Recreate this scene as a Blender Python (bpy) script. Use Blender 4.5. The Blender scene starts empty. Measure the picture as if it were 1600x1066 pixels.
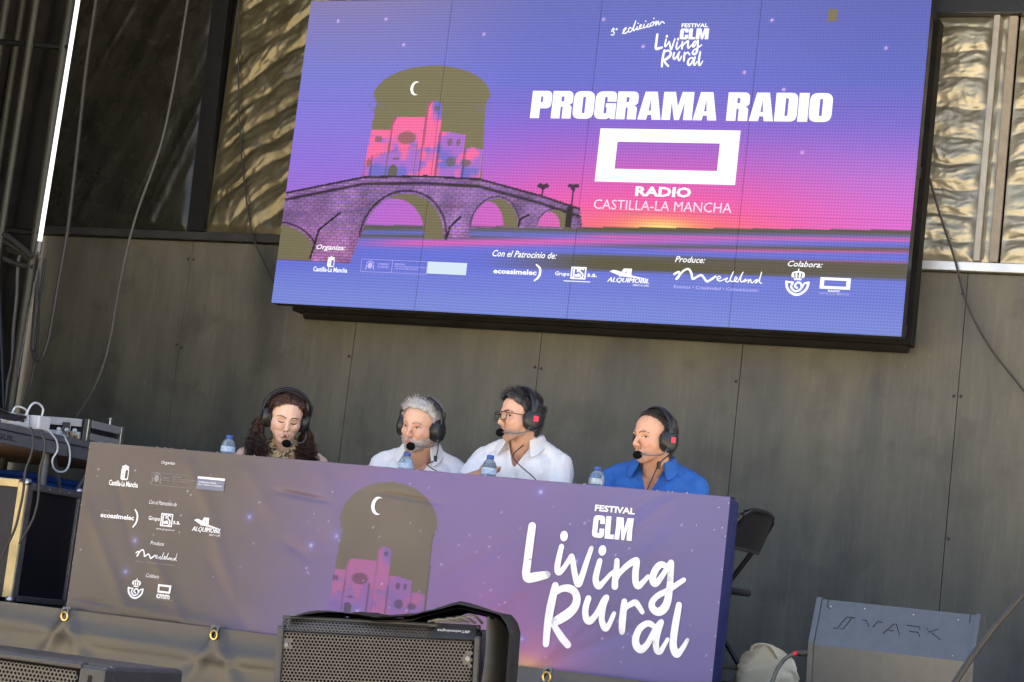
import bpy, bmesh, math, random
import numpy as np
from mathutils import Vector, Matrix, noise as mnoise
from mathutils.geometry import tessellate_polygon
from mathutils.bvhtree import BVHTree

scene = bpy.context.scene
COL = scene.collection

# ------------------------------------------------------------------ camera
cam_data = bpy.data.cameras.new('camera')
cam = bpy.data.objects.new('camera', cam_data)
COL.objects.link(cam)
cam_data.sensor_width = 36.0
cam_data.sensor_fit = 'HORIZONTAL'
cam_data.lens = 3245.3 / 1600 * 36.0
cam_data.clip_start = 0.1
cam_data.clip_end = 3000
R_ = Vector((0.92024396, 0.37424589, 0.11441622))
U_ = Vector((-0.05409434, -0.16791563, 0.98431608))
F_ = Vector((-0.38758852, 0.91200019, 0.13427876))
m = Matrix.Identity(4)
for i in range(3):
    m[i][0] = R_[i]; m[i][1] = U_[i]; m[i][2] = -F_[i]
m[0][3], m[1][3], m[2][3] = 5.40549, -7.97626, 0.16640
cam.matrix_world = m
scene.camera = cam

# ------------------------------------------------------------------ daylight
SUN_EL = math.radians(64)
SUN_AZ = math.radians(-18)          # compass angle from +Y: the sun stands behind the stage
world = bpy.data.worlds.new('World')
scene.world = world
world.use_nodes = True
wn = world.node_tree.nodes
wl = world.node_tree.links
bg = wn['Background']
sky = wn.new('ShaderNodeTexSky')
sky.sky_type = 'NISHITA'
sky.sun_disc = False
sky.sun_elevation = SUN_EL
sky.sun_rotation = SUN_AZ
sky.air_density = 0.8
sky.dust_density = 5.0
sky.ozone_density = 0.0
wl.new(sky.outputs[0], bg.inputs[0])
bg.inputs[1].default_value = 0.15
sun_data = bpy.data.lights.new('sun', 'SUN')
sun_data.energy = 5.0
sun_data.angle = math.radians(0.5)
sun_data.color = (1.0, 0.95, 0.87)
sun = bpy.data.objects.new('sun', sun_data)
COL.objects.link(sun)
sdir = Vector((math.sin(SUN_AZ) * math.cos(SUN_EL), math.cos(SUN_AZ) * math.cos(SUN_EL), math.sin(SUN_EL)))
sun.rotation_euler = sdir.to_track_quat('Z', 'Y').to_euler()
sun.location = (0, 30, 40)

EXPOSURE = 2.2
vs = scene.view_settings
vs.view_transform = 'Standard'
vs.look = 'None'
vs.exposure = EXPOSURE
vs.gamma = 1.0
vs.use_curve_mapping = False
KE = 2.0 ** (-EXPOSURE)             # emitters are given in picture values, scaled by the exposure
scene.render.engine = 'CYCLES'
scene.cycles.max_bounces = 6
scene.cycles.diffuse_bounces = 4
scene.cycles.glossy_bounces = 3
scene.cycles.transmission_bounces = 6
scene.cycles.transparent_max_bounces = 8
scene.cycles.use_denoising = True
scene.cycles.caustics_reflective = False
scene.cycles.caustics_refractive = False

# ------------------------------------------------------------------ helpers
rng = np.random.default_rng(7)
random.seed(7)


def lin(c):
    """sRGB 0..255 triple to linear."""
    out = []
    for v in c[:3]:
        v = v / 255.0
        out.append(v / 12.92 if v <= 0.04045 else ((v + 0.055) / 1.055) ** 2.4)
    return tuple(out)


def lin_np(a):
    a = np.clip(a, 0, 1)
    return np.where(a <= 0.04045, a / 12.92, ((a + 0.055) / 1.055) ** 2.4)


def material(name, color=(0.5, 0.5, 0.5), rough=0.5, metal=0.0, spec=0.5, vary=0.0, vscale=6.0,
             color2=None, stretch=(1, 1, 1), bump=0.0, bscale=80.0, bdist=0.002, coat=0.0, attr=None,
             transmission=0.0, ior=1.45, emit=None, sheen=0.0, rvary=0.0, scuff=0.0):
    mt = bpy.data.materials.new(name)
    mt.use_nodes = True
    nt = mt.node_tree
    n, l = nt.nodes, nt.links
    b = n['Principled BSDF']
    b.inputs['Base Color'].default_value = (*color, 1)
    b.inputs['Roughness'].default_value = rough
    b.inputs['Metallic'].default_value = metal
    b.inputs['Specular IOR Level'].default_value = spec
    b.inputs['Coat Weight'].default_value = coat
    b.inputs['Coat Roughness'].default_value = 0.15
    b.inputs['Transmission Weight'].default_value = transmission
    b.inputs['IOR'].default_value = ior
    b.inputs['Sheen Weight'].default_value = sheen
    tc = n.new('ShaderNodeTexCoord')
    src = None
    if attr:
        a = n.new('ShaderNodeAttribute')
        a.attribute_name = attr
        src = a.outputs['Color']
        l.new(src, b.inputs['Base Color'])
    if vary or color2:
        mp = n.new('ShaderNodeMapping')
        mp.inputs['Scale'].default_value = stretch
        l.new(tc.outputs['Object'], mp.inputs[0])
        nz = n.new('ShaderNodeTexNoise')
        nz.inputs['Scale'].default_value = vscale
        nz.inputs['Detail'].default_value = 6
        nz.inputs['Roughness'].default_value = 0.62
        l.new(mp.outputs[0], nz.inputs['Vector'])
        mr = n.new('ShaderNodeMapRange')
        mr.inputs['From Min'].default_value = 0.3
        mr.inputs['From Max'].default_value = 0.7
        l.new(nz.outputs[0], mr.inputs[0])
        mx = n.new('ShaderNodeMix')
        mx.data_type = 'RGBA'
        l.new(mr.outputs[0], mx.inputs[0])
        if src is None:
            c2 = color2 if color2 else tuple(c * (1 + vary) for c in color)
            c1 = color if color2 else tuple(c * (1 - vary) for c in color)
            mx.inputs[6].default_value = (*c1, 1)
            mx.inputs[7].default_value = (*c2, 1)
        else:
            for k, f in ((6, 1 - vary), (7, 1 + vary)):
                ml = n.new('ShaderNodeVectorMath')
                ml.operation = 'SCALE'
                ml.inputs[3].default_value = f
                l.new(src, ml.inputs[0])
                l.new(ml.outputs[0], mx.inputs[k])
        l.new(mx.outputs[2], b.inputs['Base Color'])
        if scuff:
            last = mx.outputs[2]
            for sc, st_, lo, hi, f in ((16, (3.0, 1, .22), .50, .72, 1.30), (5, (1, 1, 1), .54, .66, .66), (70, (1, 1, .7), .62, .74, 1.4)):
                m3_ = n.new('ShaderNodeMapping')
                m3_.inputs['Scale'].default_value = st_
                m3_.inputs['Location'].default_value = (sc, sc * .3, 0)
                l.new(tc.outputs['Object'], m3_.inputs[0])
                n3_ = n.new('ShaderNodeTexNoise')
                n3_.inputs['Scale'].default_value = sc
                n3_.inputs['Detail'].default_value = 7
                l.new(m3_.outputs[0], n3_.inputs['Vector'])
                r3_ = n.new('ShaderNodeMapRange')
                r3_.inputs['From Min'].default_value = lo
                r3_.inputs['From Max'].default_value = hi
                r3_.inputs['To Max'].default_value = scuff
                l.new(n3_.outputs[0], r3_.inputs[0])
                s3_ = n.new('ShaderNodeVectorMath')
                s3_.operation = 'SCALE'
                s3_.inputs[3].default_value = f
                l.new(last, s3_.inputs[0])
                x3_ = n.new('ShaderNodeMix')
                x3_.data_type = 'RGBA'
                l.new(r3_.outputs[0], x3_.inputs[0])
                l.new(last, x3_.inputs[6])
                l.new(s3_.outputs[0], x3_.inputs[7])
                last = x3_.outputs[2]
            oi = n.new('ShaderNodeObjectInfo')
            ro = n.new('ShaderNodeMapRange')
            ro.inputs['To Min'].default_value = .92
            ro.inputs['To Max'].default_value = 1.08
            l.new(oi.outputs['Random'], ro.inputs[0])
            so = n.new('ShaderNodeVectorMath')
            so.operation = 'SCALE'
            l.new(last, so.inputs[0])
            l.new(ro.outputs[0], so.inputs[3])
            l.new(so.outputs[0], b.inputs['Base Color'])
        if rvary:
            m2 = n.new('ShaderNodeMapRange')
            m2.inputs['From Min'].default_value = 0.3
            m2.inputs['From Max'].default_value = 0.7
            m2.inputs['To Min'].default_value = max(0.02, rough - rvary)
            m2.inputs['To Max'].default_value = min(1, rough + rvary)
            l.new(nz.outputs[0], m2.inputs[0])
            l.new(m2.outputs[0], b.inputs['Roughness'])
    if bump:
        nb = n.new('ShaderNodeTexNoise')
        nb.inputs['Scale'].default_value = bscale
        nb.inputs['Detail'].default_value = 4
        l.new(tc.outputs['Object'], nb.inputs['Vector'])
        bp = n.new('ShaderNodeBump')
        bp.inputs['Strength'].default_value = bump
        bp.inputs['Distance'].default_value = bdist
        l.new(nb.outputs[0], bp.inputs['Height'])
        l.new(bp.outputs[0], b.inputs['Normal'])
    if emit:
        b.inputs['Emission Color'].default_value = (*emit[0], 1)
        b.inputs['Emission Strength'].default_value = emit[1]
    return mt


class MB:
    """Collects vertices and faces; build() links them as one mesh object."""

    def __init__(self):
        self.v, self.f = [], []

    def add(self, vs_, fs_):
        o = len(self.v)
        self.v.extend([tuple(p) for p in vs_])
        self.f.extend([tuple(i + o for i in q) for q in fs_])
        return self

    def box(self, a, b, bevel=0.0, mat=None):
        x0, y0, z0 = a
        x1, y1, z1 = b
        if bevel <= 0:
            vs_ = [(x, y, z) for x in (x0, x1) for y in (y0, y1) for z in (z0, z1)]
            fs_ = [(0, 1, 3, 2), (4, 6, 7, 5), (0, 4, 5, 1), (2, 3, 7, 6), (0, 2, 6, 4), (1, 5, 7, 3)]
        else:
            bm = bmesh.new()
            bmesh.ops.create_cube(bm, size=1)
            for v in bm.verts:
                v.co = Vector(((x0 + x1) / 2 + v.co.x * (x1 - x0), (y0 + y1) / 2 + v.co.y * (y1 - y0), (z0 + z1) / 2 + v.co.z * (z1 - z0)))
            bmesh.ops.bevel(bm, geom=bm.edges[:], offset=bevel, segments=2, affect='EDGES', profile=0.5)
            bm.verts.index_update()
            vs_ = [v.co.copy() for v in bm.verts]
            fs_ = [[v.index for v in f.verts] for f in bm.faces]
            bm.free()
        if mat is not None:
            vs_ = [mat @ Vector(p) for p in vs_]
        return self.add(vs_, fs_)

    def tube(self, pts, r, n=8, cap=True):
        pts = [Vector(p) for p in pts]
        k = len(pts)
        rs = r if isinstance(r, (list, tuple)) else [r] * k
        up = Vector((0, 0, 1))
        prev = None
        base = len(self.v)
        for i, p in enumerate(pts):
            t = (pts[min(i + 1, k - 1)] - pts[max(i - 1, 0)])
            if t.length < 1e-9:
                t = Vector((0, 0, 1))
            t.normalize()
            if prev is None:
                a = t.orthogonal().normalized()
            else:
                a = (prev - t * prev.dot(t))
                a = a.normalized() if a.length > 1e-6 else t.orthogonal().normalized()
            prev = a
            b = t.cross(a)
            for j in range(n):
                an = 2 * math.pi * j / n
                self.v.append(tuple(p + (a * math.cos(an) + b * math.sin(an)) * rs[i]))
        for i in range(k - 1):
            for j in range(n):
                q = base + i * n
                self.f.append((q + j, q + (j + 1) % n, q + n + (j + 1) % n, q + n + j))
        if cap:
            self.f.append(tuple(base + j for j in range(n - 1, -1, -1)))
            self.f.append(tuple(base + (k - 1) * n + j for j in range(n)))
        return self

    def lathe(self, prof, n=20, center=(0, 0, 0), mat=None):
        base = len(self.v)
        for r, z in prof:
            for j in range(n):
                an = 2 * math.pi * j / n
                p = Vector((r * math.cos(an), r * math.sin(an), z))
                if mat is not None:
                    p = mat @ p
                self.v.append(tuple(p + Vector(center)))
        for i in range(len(prof) - 1):
            for j in range(n):
                q = base + i * n
                self.f.append((q + j, q + (j + 1) % n, q + n + (j + 1) % n, q + n + j))
        self.f.append(tuple(base + j for j in range(n - 1, -1, -1)))
        self.f.append(tuple(base + (len(prof) - 1) * n + j for j in range(n)))
        return self

    def ball(self, c, r, n=14, m=9, mat=None):
        rx, ry, rz = r if isinstance(r, (list, tuple)) else (r, r, r)
        base = len(self.v)
        for i in range(m + 1):
            th = math.pi * i / m
            for j in range(n):
                an = 2 * math.pi * j / n
                p = Vector((rx * math.sin(th) * math.cos(an), ry * math.sin(th) * math.sin(an), rz * math.cos(th)))
                if mat is not None:
                    p = mat @ p
                self.v.append(tuple(p + Vector(c)))
        for i in range(m):
            for j in range(n):
                q = base + i * n
                self.f.append((q + j, q + n + j, q + n + (j + 1) % n, q + (j + 1) % n))
        return self

    def extrude(self, poly, fn, d0, d1):
        """poly: 2D outline; fn(x, y, d) -> 3D point."""
        n = len(poly)
        vs_ = [fn(x, y, d0) for x, y in poly] + [fn(x, y, d1) for x, y in poly]
        fs_ = [tuple(range(n - 1, -1, -1)), tuple(range(n, 2 * n))]
        fs_ += [(i, (i + 1) % n, n + (i + 1) % n, n + i) for i in range(n)]
        return self.add(vs_, fs_)

    def build(self, name, mt, parent=None, smooth=False, tri=False):
        me = bpy.data.meshes.new(name)
        me.from_pydata(self.v, [], self.f)
        me.validate()
        return link(name, me, mt, parent, smooth)


def link(name, me, mt, parent=None, smooth=False):
    ob = bpy.data.objects.new(name, me)
    COL.objects.link(ob)
    if mt is not None:
        me.materials.clear()
        me.materials.append(mt)
    if smooth:
        me.polygons.foreach_set('use_smooth', [True] * len(me.polygons))
        if smooth != 'all':
            try:
                me.set_sharp_from_angle(angle=math.radians(40))
            except Exception:
                pass
    if parent is not None:
        ob.parent = parent
        ob.matrix_parent_inverse = parent.matrix_basis.inverted()
    return ob


def tag(o, label=None, cat=None, group=None, kind=None):
    if label:
        o['label'] = label
    if cat:
        o['category'] = cat
    if group:
        o['group'] = group
    if kind:
        o['kind'] = kind
    return o


def thing(name, label, cat, loc=(0, 0, 0), group=None):
    o = bpy.data.objects.new(name, None)
    o.empty_display_size = 0.1
    o.location = loc
    COL.objects.link(o)
    return tag(o, label, cat, group)


def grid_faces(nx, ny):
    i = np.arange(nx - 1)[:, None]
    j = np.arange(ny - 1)[None, :]
    a = i * ny + j
    return np.stack([a, a + ny, a + ny + 1, a + 1], -1).reshape(-1, 4)


def grid_mesh(name, P, color=None, flip=False):
    """P: (nx, ny, 3) array of points; color: (nx, ny, 3) linear."""
    nx, ny = P.shape[:2]
    f = grid_faces(nx, ny)
    if flip:
        f = f[:, ::-1]
    me = bpy.data.meshes.new(name)
    me.vertices.add(nx * ny)
    me.vertices.foreach_set('co', P.reshape(-1).astype(np.float32))
    me.loops.add(f.size)
    me.loops.foreach_set('vertex_index', f.reshape(-1).astype(np.int32))
    me.polygons.add(len(f))
    me.polygons.foreach_set('loop_start', (np.arange(len(f)) * 4).astype(np.int32))
    me.update(calc_edges=True)
    if color is not None:
        set_color(me, color.reshape(-1, 3))
    return me


def set_color(me, c):
    a = me.color_attributes.new('Col', 'FLOAT_COLOR', 'POINT')
    buf = np.ones((len(me.vertices), 4), np.float32)
    buf[:, :3] = c
    a.data.foreach_set('color', buf.reshape(-1))


_perm = rng.random((256, 256)).astype(np.float64)


def vnoise(x, y):
    """tileable value noise, 0..1"""
    x = np.asarray(x, float)
    y = np.asarray(y, float)
    xi = np.floor(x).astype(int)
    yi = np.floor(y).astype(int)
    fx, fy = x - xi, y - yi
    fx = fx * fx * (3 - 2 * fx)
    fy = fy * fy * (3 - 2 * fy)
    g = lambda a, b: _perm[a % 256, b % 256]
    return (g(xi, yi) * (1 - fx) * (1 - fy) + g(xi + 1, yi) * fx * (1 - fy)
            + g(xi, yi + 1) * (1 - fx) * fy + g(xi + 1, yi + 1) * fx * fy)


def fbm(x, y, o=4, g=0.5):
    s, a, t = 0, 1, 0
    for k in range(o):
        s = s + a * vnoise(x * 2 ** k + 17.3 * k, y * 2 ** k + 5.1 * k)
        t += a
        a *= g
    return s / t


def ridged(x, y, o=4, g=0.5):
    s, a, t = 0, 1, 0
    for k in range(o):
        s = s + a * (1 - np.abs(2 * vnoise(x * 2 ** k + 31.7 * k, y * 2 ** k + 11.9 * k) - 1))
        t += a
        a *= g
    return s / t


def sstep(a, b, x):
    t = np.clip((x - a) / (b - a), 0, 1)
    return t * t * (3 - 2 * t)


def smooth_path(pts, sub=6):
    """Catmull-Rom through points of any dimension."""
    P = [np.array(p, float) for p in pts]
    P = [2 * P[0] - P[1]] + P + [2 * P[-1] - P[-2]]
    out = []
    for i in range(1, len(P) - 2):
        for k in range(sub):
            t = k / sub
            a, b, c, d = P[i - 1], P[i], P[i + 1], P[i + 2]
            out.append(0.5 * ((2 * b) + (c - a) * t + (2 * a - 5 * b + 4 * c - d) * t * t + (3 * b - a - 3 * c + d) * t ** 3))
    out.append(P[-2])
    return out


def cable(pts, r, mt, name='cable', label=None, group=None, parent=None, sub=6, n=7):
    ob = MB().tube([tuple(p) for p in smooth_path(pts, sub)], r, n).build(name, mt, parent, True)
    if label:
        tag(ob, label, 'cable', group)
    return ob

# ------------------------------------------------------------------ materials
M = {}
M['panel'] = material('wall_panel_paint', (0.060, 0.061, 0.053), 0.42, spec=0.45, color2=(0.124, 0.120, 0.090), vscale=1.5, stretch=(2.4, 1, 0.55), bump=0.15, bscale=260, rvary=0.09, scuff=0.55)
M['alu'] = material('aluminium', (0.62, 0.63, 0.62), 0.36, metal=0.85, vary=0.12, vscale=9, bump=0.05)
M['alu_dark'] = material('dull_aluminium', (0.20, 0.20, 0.205), 0.5, metal=0.6, vary=0.2, vscale=14)
M['alu_shaded'] = material('aluminium_rail_in_shade', (0.035, 0.035, 0.034), 0.4, vary=0.3, vscale=8)  # left rail: same aluminium, its dark reflections put into the base colour
M['black_metal'] = material('black_painted_metal', (0.012, 0.012, 0.013), 0.32, spec=0.5, vary=0.3, vscale=20)
M['black_plastic'] = material('black_plastic', (0.010, 0.010, 0.012), 0.45, spec=0.45, vary=0.3, vscale=30, bump=0.1, bscale=500)
M['black_cloth'] = material('black_cloth', (0.012, 0.012, 0.012), 0.9, spec=0.2, vary=0.35, vscale=5, bump=0.3, bscale=400)
M['cable'] = material('cable_rubber', (0.035, 0.035, 0.034), 0.5, vary=0.2, vscale=30)
M['cable_grey'] = material('grey_cable_rubber', (0.085, 0.09, 0.088), 0.5, vary=0.2, vscale=30)
M['white_plastic'] = material('white_plastic', (0.78, 0.79, 0.80), 0.35, vary=0.04, vscale=30)
M['tarp_silver'] = material('silver_brown_tarpaulin', (0.33, 0.315, 0.25), 0.40, metal=0.7, spec=0.5, vary=0.18, vscale=7, rvary=0.06)
M['tarp_olive'] = material('dark_olive_tarpaulin', (0.145, 0.130, 0.080), 0.36, metal=0.6, spec=0.5, vary=0.25, vscale=5, rvary=0.08)
M['alu_dull'] = material('weathered_aluminium', (0.34, 0.33, 0.30), 0.5, metal=0.55, vary=0.15, vscale=12)
M['tarp_black'] = material('black_vinyl_tarpaulin', (0.020, 0.020, 0.016), 0.27, spec=0.55, vary=0.3, vscale=6, rvary=0.06)
M['skirt'] = material('stage_skirt_vinyl', (0.046, 0.040, 0.032), 0.38, spec=0.8, vary=0.35, vscale=2.4, stretch=(0.6, 1, 3), rvary=0.1)
M['wood'] = material('plywood', (0.54, 0.34, 0.17), 0.6, color2=(0.66, 0.46, 0.26), vscale=9, stretch=(1, 12, 12), bump=0.1)
M['gold'] = material('brass', (0.75, 0.50, 0.16), 0.28, metal=1.0, vary=0.1, vscale=40)
M['steel'] = material('steel', (0.5, 0.5, 0.5), 0.3, metal=1.0, vary=0.15, vscale=40)
M['ground'] = material('sandy_paving', (0.42, 0.35, 0.235), 0.9, spec=0.2, color2=(0.52, 0.44, 0.31), vscale=0.7, bump=0.2, bscale=40)
M['deck'] = material('stage_deck', (0.03, 0.029, 0.028), 0.6, vary=0.3, vscale=4, bump=0.2, bscale=120)

# ------------------------------------------------------------------ the place: ground, stage, roof
GZ = -1.32
g = MB()
g.add([(-400, -400, GZ), (400, -400, GZ), (400, 400, GZ), (-400, 400, GZ)], [(0, 1, 2, 3)])
tag(g.build('ground', M['ground']), 'sandy paved ground in front of the stage', 'ground', kind='structure')

st = MB().box((-2.75, 0.0, -0.08), (6.4, 2.62, 0.0))
deck = tag(st.build('stage_floor', M['deck']), 'dark stage floor', 'stage', kind='structure')
for x in (-2.6, -0.9, 0.8, 2.5, 4.2, 6.2):
    for y in (0.15, 2.4):
        MB().box((x - 0.04, y - 0.04, GZ), (x + 0.04, y + 0.04, -0.08)).build('leg', M['alu_dark'], deck)

# roof and side cloth: they keep the sun off the stage
roof = MB()
nx, ny = 40, 20
for i in range(nx):
    for j in range(ny):
        x = -3.0 + 9.6 * i / (nx - 1)
        y = -0.75 + 3.5 * j / (ny - 1)
        roof.v.append((x, y, 4.55 + 0.05 * math.sin(x * 2.1) * math.sin(y * 1.7)))
roof.f = [tuple(int(k) for k in q) for q in grid_faces(nx, ny)]
tag(roof.build('roof_canopy', material('roof_canopy_cloth', (0.03, 0.03, 0.032), 0.7, vary=0.2), smooth=True), 'black canopy stretched over the stage', 'canopy')

# left side curtain, folded cloth
NY, NZ = 200, 50
yy = np.linspace(-0.95, 2.43, NY)[:, None] * np.ones((1, NZ))
zz = np.ones((NY, 1)) * np.linspace(0.01, 4.5, NZ)[None, :]
fold = 0.035 * np.sin(yy * 21 + 1.3 * np.sin(zz * 0.9)) + 0.03 * (fbm(yy * 5, zz * 0.8) - 0.5)
P = np.stack([-2.24 + fold, yy, zz], -1)
side = link('side_curtain', grid_mesh('side_curtain', P, flip=True), M['black_cloth'], smooth='all')
tag(side, 'black cloth curtain closing the left side of the stage', 'curtain')

# unseen black cloth, added to keep front light off the left wall
X, Z = np.meshgrid(np.linspace(-2.9, -1.55, 110), np.linspace(GZ + .01, 4.5, 40), indexing='ij')
P = np.stack([X, -.97 + .03 * np.sin(X * 24 + np.sin(Z)) + .02 * (fbm(X * 5, Z) - .5), Z], -1)
tag(link('shade_cloth', grid_mesh('shade_cloth', P), M['black_cloth'], smooth='all'), 'unseen black cloth added to shade the left of the back wall', 'curtain')

# ------------------------------------------------------------------ back wall of dark panels
wall = thing('back_wall', 'dark grey panelled back wall behind the speakers', 'wall', (1.5, 2.45, 0))
PW, RZ = 1.1421, 2.19
for k in range(-3, 6):
    x0 = 0.005 + (k) * PW
    x1 = x0 + PW
    if k == -3:
        x0 = -2.74
    pm = MB().box((x0 + 0.0016, 2.45, 0.004), (x1 - 0.0016, 2.468, RZ - 0.006), 0.0012)
    po = pm.build('panel', M['panel'], wall)
    for z in (0.12, 0.84, 1.555, 2.08):
        for xs in (x0 + 0.018, x1 - 0.018):
            if random.random() < 0.62:
                MB().lathe([(0.0085, 0), (0.0085, 0.002), (0.005, 0.0035)], 8, (xs, 2.4492, z + random.uniform(-0.01, 0.01)), Matrix.Rotation(math.radians(90), 4, 'X')).build('screw', M['black_metal'], po)
MB().box((-2.74, 2.4685, 0.0), (6.3, 2.50, 4.5)).build('backing_board', M['black_cloth'], wall)
MB().box((-2.30, 2.405, RZ), (1.2, 2.467, RZ + 0.047), 0.003).build('top_rail', M['alu_shaded'], wall)
MB().box((1.203, 2.405, RZ), (6.28, 2.467, RZ + 0.047), 0.003).build('top_rail', M['alu'], wall)

# ------------------------------------------------------------------ tarpaulins above the wall
def tarp(name, x0, x1, z0, z1, mode, mt, label, n=(150, 130), y=2.44):
    X, Z = np.meshgrid(np.linspace(x0, x1, n[0]), np.linspace(z0, z1, n[1]), indexing='ij')
    if mode == 'diagonal':
        s = (X - x0) * 1.0 - (Z - z0) * 0.42 + 0.10 * (fbm(X * 1.1, Z * 1.1) - 0.5)
        D = 0.055 * (ridged(s * 2.3, Z * 0.28, 3, 0.45) - 0.5) + 0.016 * (ridged(s * 7 + 3, Z * 0.7, 3) - 0.5)
        D += 0.005 * ridged(X * 13, Z * 9, 3)
    else:
        wx = .22 * (fbm(X * 2.1, Z * 2.1, 3) - .5)
        wz = .20 * (fbm(X * 2.4 + 40, Z * 2.4, 3) - .5)
        if mode == 'slanted':
            A, B = X * .8 + Z * .6, Z * .8 - X * .6
        else:
            A, B = X, Z
        row = (B + wz * .6) * 7.2
        D = 0.013 * np.abs(np.sin(row * math.pi)) ** 0.6
        D += 0.040 * (ridged((A + wx) * 1.7 + 7, (B + wz) * 4.6, 5, 0.55) - 0.5)
        D += 0.020 * (ridged((A + wx) * 4.1 + (B + wz) * 2.5 + 3, (B + wz) * 9 - A * 2, 4, 0.55) - 0.5)
    e = np.minimum(np.minimum(X - x0, x1 - X), np.minimum(Z - z0, z1 - Z))
    D = D * sstep(-0.01, 0.06, e)
    P = np.stack([X, y - 0.01 - D, Z], -1)
    o = link(name, grid_mesh(name, P), mt, smooth='all')
    return tag(o, label, 'tarpaulin', 'tarpaulins hung above the back wall')


tarp('tarpaulin', -2.30, -1.17, RZ + 0.048, 4.5, 'diagonal', M['tarp_black'], 'shiny black tarpaulin with long slanting folds, left of the black post')
tarp('tarpaulin', -1.05, 1.55, RZ + 0.048, 4.5, 'slanted', M['tarp_olive'], 'crumpled olive tarpaulin between the black post and the left edge of the screen', (360, 240))
tarp('tarpaulin', 1.56, 3.457, RZ + 0.048, 3.528, 'crumple', M['tarp_silver'], 'crumpled silver brown tarpaulin just right of the screen, left of the metal strip', (300, 220))
tarp('tarpaulin', 3.59, 5.6, RZ + 0.048, 3.528, 'crumple', M['tarp_silver'], 'crumpled silver brown tarpaulin at the right edge, beyond the grey strap', (300, 220))
tarp('tarpaulin', 1.56, 5.6, 3.61, 4.5, 'crumple', M['tarp_black'], 'dark crumpled tarpaulin strip above the beam at the top right corner', (240, 80))

pm = MB()
pm.add([(-1.155, 2.385, RZ + 0.05), (-1.045, 2.385, RZ + 0.05), (-1.108, 2.385, 4.5), (-1.218, 2.385, 4.5),
        (-1.155, 2.44, RZ + 0.05), (-1.045, 2.44, RZ + 0.05), (-1.108, 2.44, 4.5), (-1.218, 2.44, 4.5)],
       [(0, 1, 2, 3), (5, 4, 7, 6), (0, 3, 7, 4), (1, 5, 6, 2), (4, 5, 1, 0), (3, 2, 6, 7)])
tag(pm.build('post', M['black_metal']), 'flat black upright post between the two left tarpaulins', 'post')
am = MB().box((3.462, 2.385, RZ + 0.05), (3.492, 2.43, 3.528), 0.002)
strip = tag(am.build('metal_strip', M['alu_dull']), 'narrow pale aluminium upright beside the screen at the right', 'post')
sm = MB().box((3.537, 2.40, RZ + 0.05), (3.58, 2.434, 3.528), 0.004)
tag(sm.build('strap', material('grey_webbing', (0.23, 0.21, 0.18), 0.75, vary=0.15, vscale=12, bump=0.3, bscale=300)), 'flat grey brown strap right of the aluminium upright', 'strap')
MB_ = MB().add([(3.492, 2.42, RZ + 0.05), (3.537, 2.42, RZ + 0.05), (3.537, 2.42, 3.528), (3.492, 2.42, 3.528)], [(0, 1, 2, 3)])
tarp('tarpaulin', 3.493, 3.536, RZ + 0.05, 3.528, 'crumple', M['tarp_silver'], 'sliver of crumpled tarpaulin between the aluminium upright and the strap', (16, 150), y=2.43)
bm_ = MB().box((1.6, 2.36, 3.53), (5.6, 2.43, 3.605), 0.004)
tag(bm_.build('beam', M['black_metal']), 'dark horizontal beam across the tarpaulins at the top right', 'beam')

# ------------------------------------------------------------------ stage skirt
NX, NZ = 420, 46
X, Z = np.meshgrid(np.linspace(-2.75, 6.3, NX), np.linspace(GZ + 0.02, 0.004, NZ), indexing='ij')
D = 0.010 * (fbm(X * 1.2, Z * 2.5) - 0.5)
for gx in (-0.75, 0.04, 0.81, 1.6, 2.362, 3.15, 3.95):
    d = np.abs(X - gx)
    hang = np.clip((-0.03 - Z), 0, None)
    D += 0.020 * np.exp(-((d - 0.55 * hang) / (0.02 + 0.10 * hang)) ** 2) * np.exp(-hang * 2.6)
    D += 0.014 * np.exp(-(d / 0.025) ** 2) * np.exp(-((Z + 0.03) / 0.03) ** 2)
D += 0.012 * np.exp(-((Z + 0.09 + 0.02 * np.sin(X * 2.2)) / 0.025) ** 2)
P = np.stack([X, -0.03 - D, Z], -1)
sk = link('stage_skirt', grid_mesh('stage_skirt', P), M['skirt'], smooth='all')
tag(sk, 'dark brown vinyl skirt hanging from the front edge of the stage', 'skirt')

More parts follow.
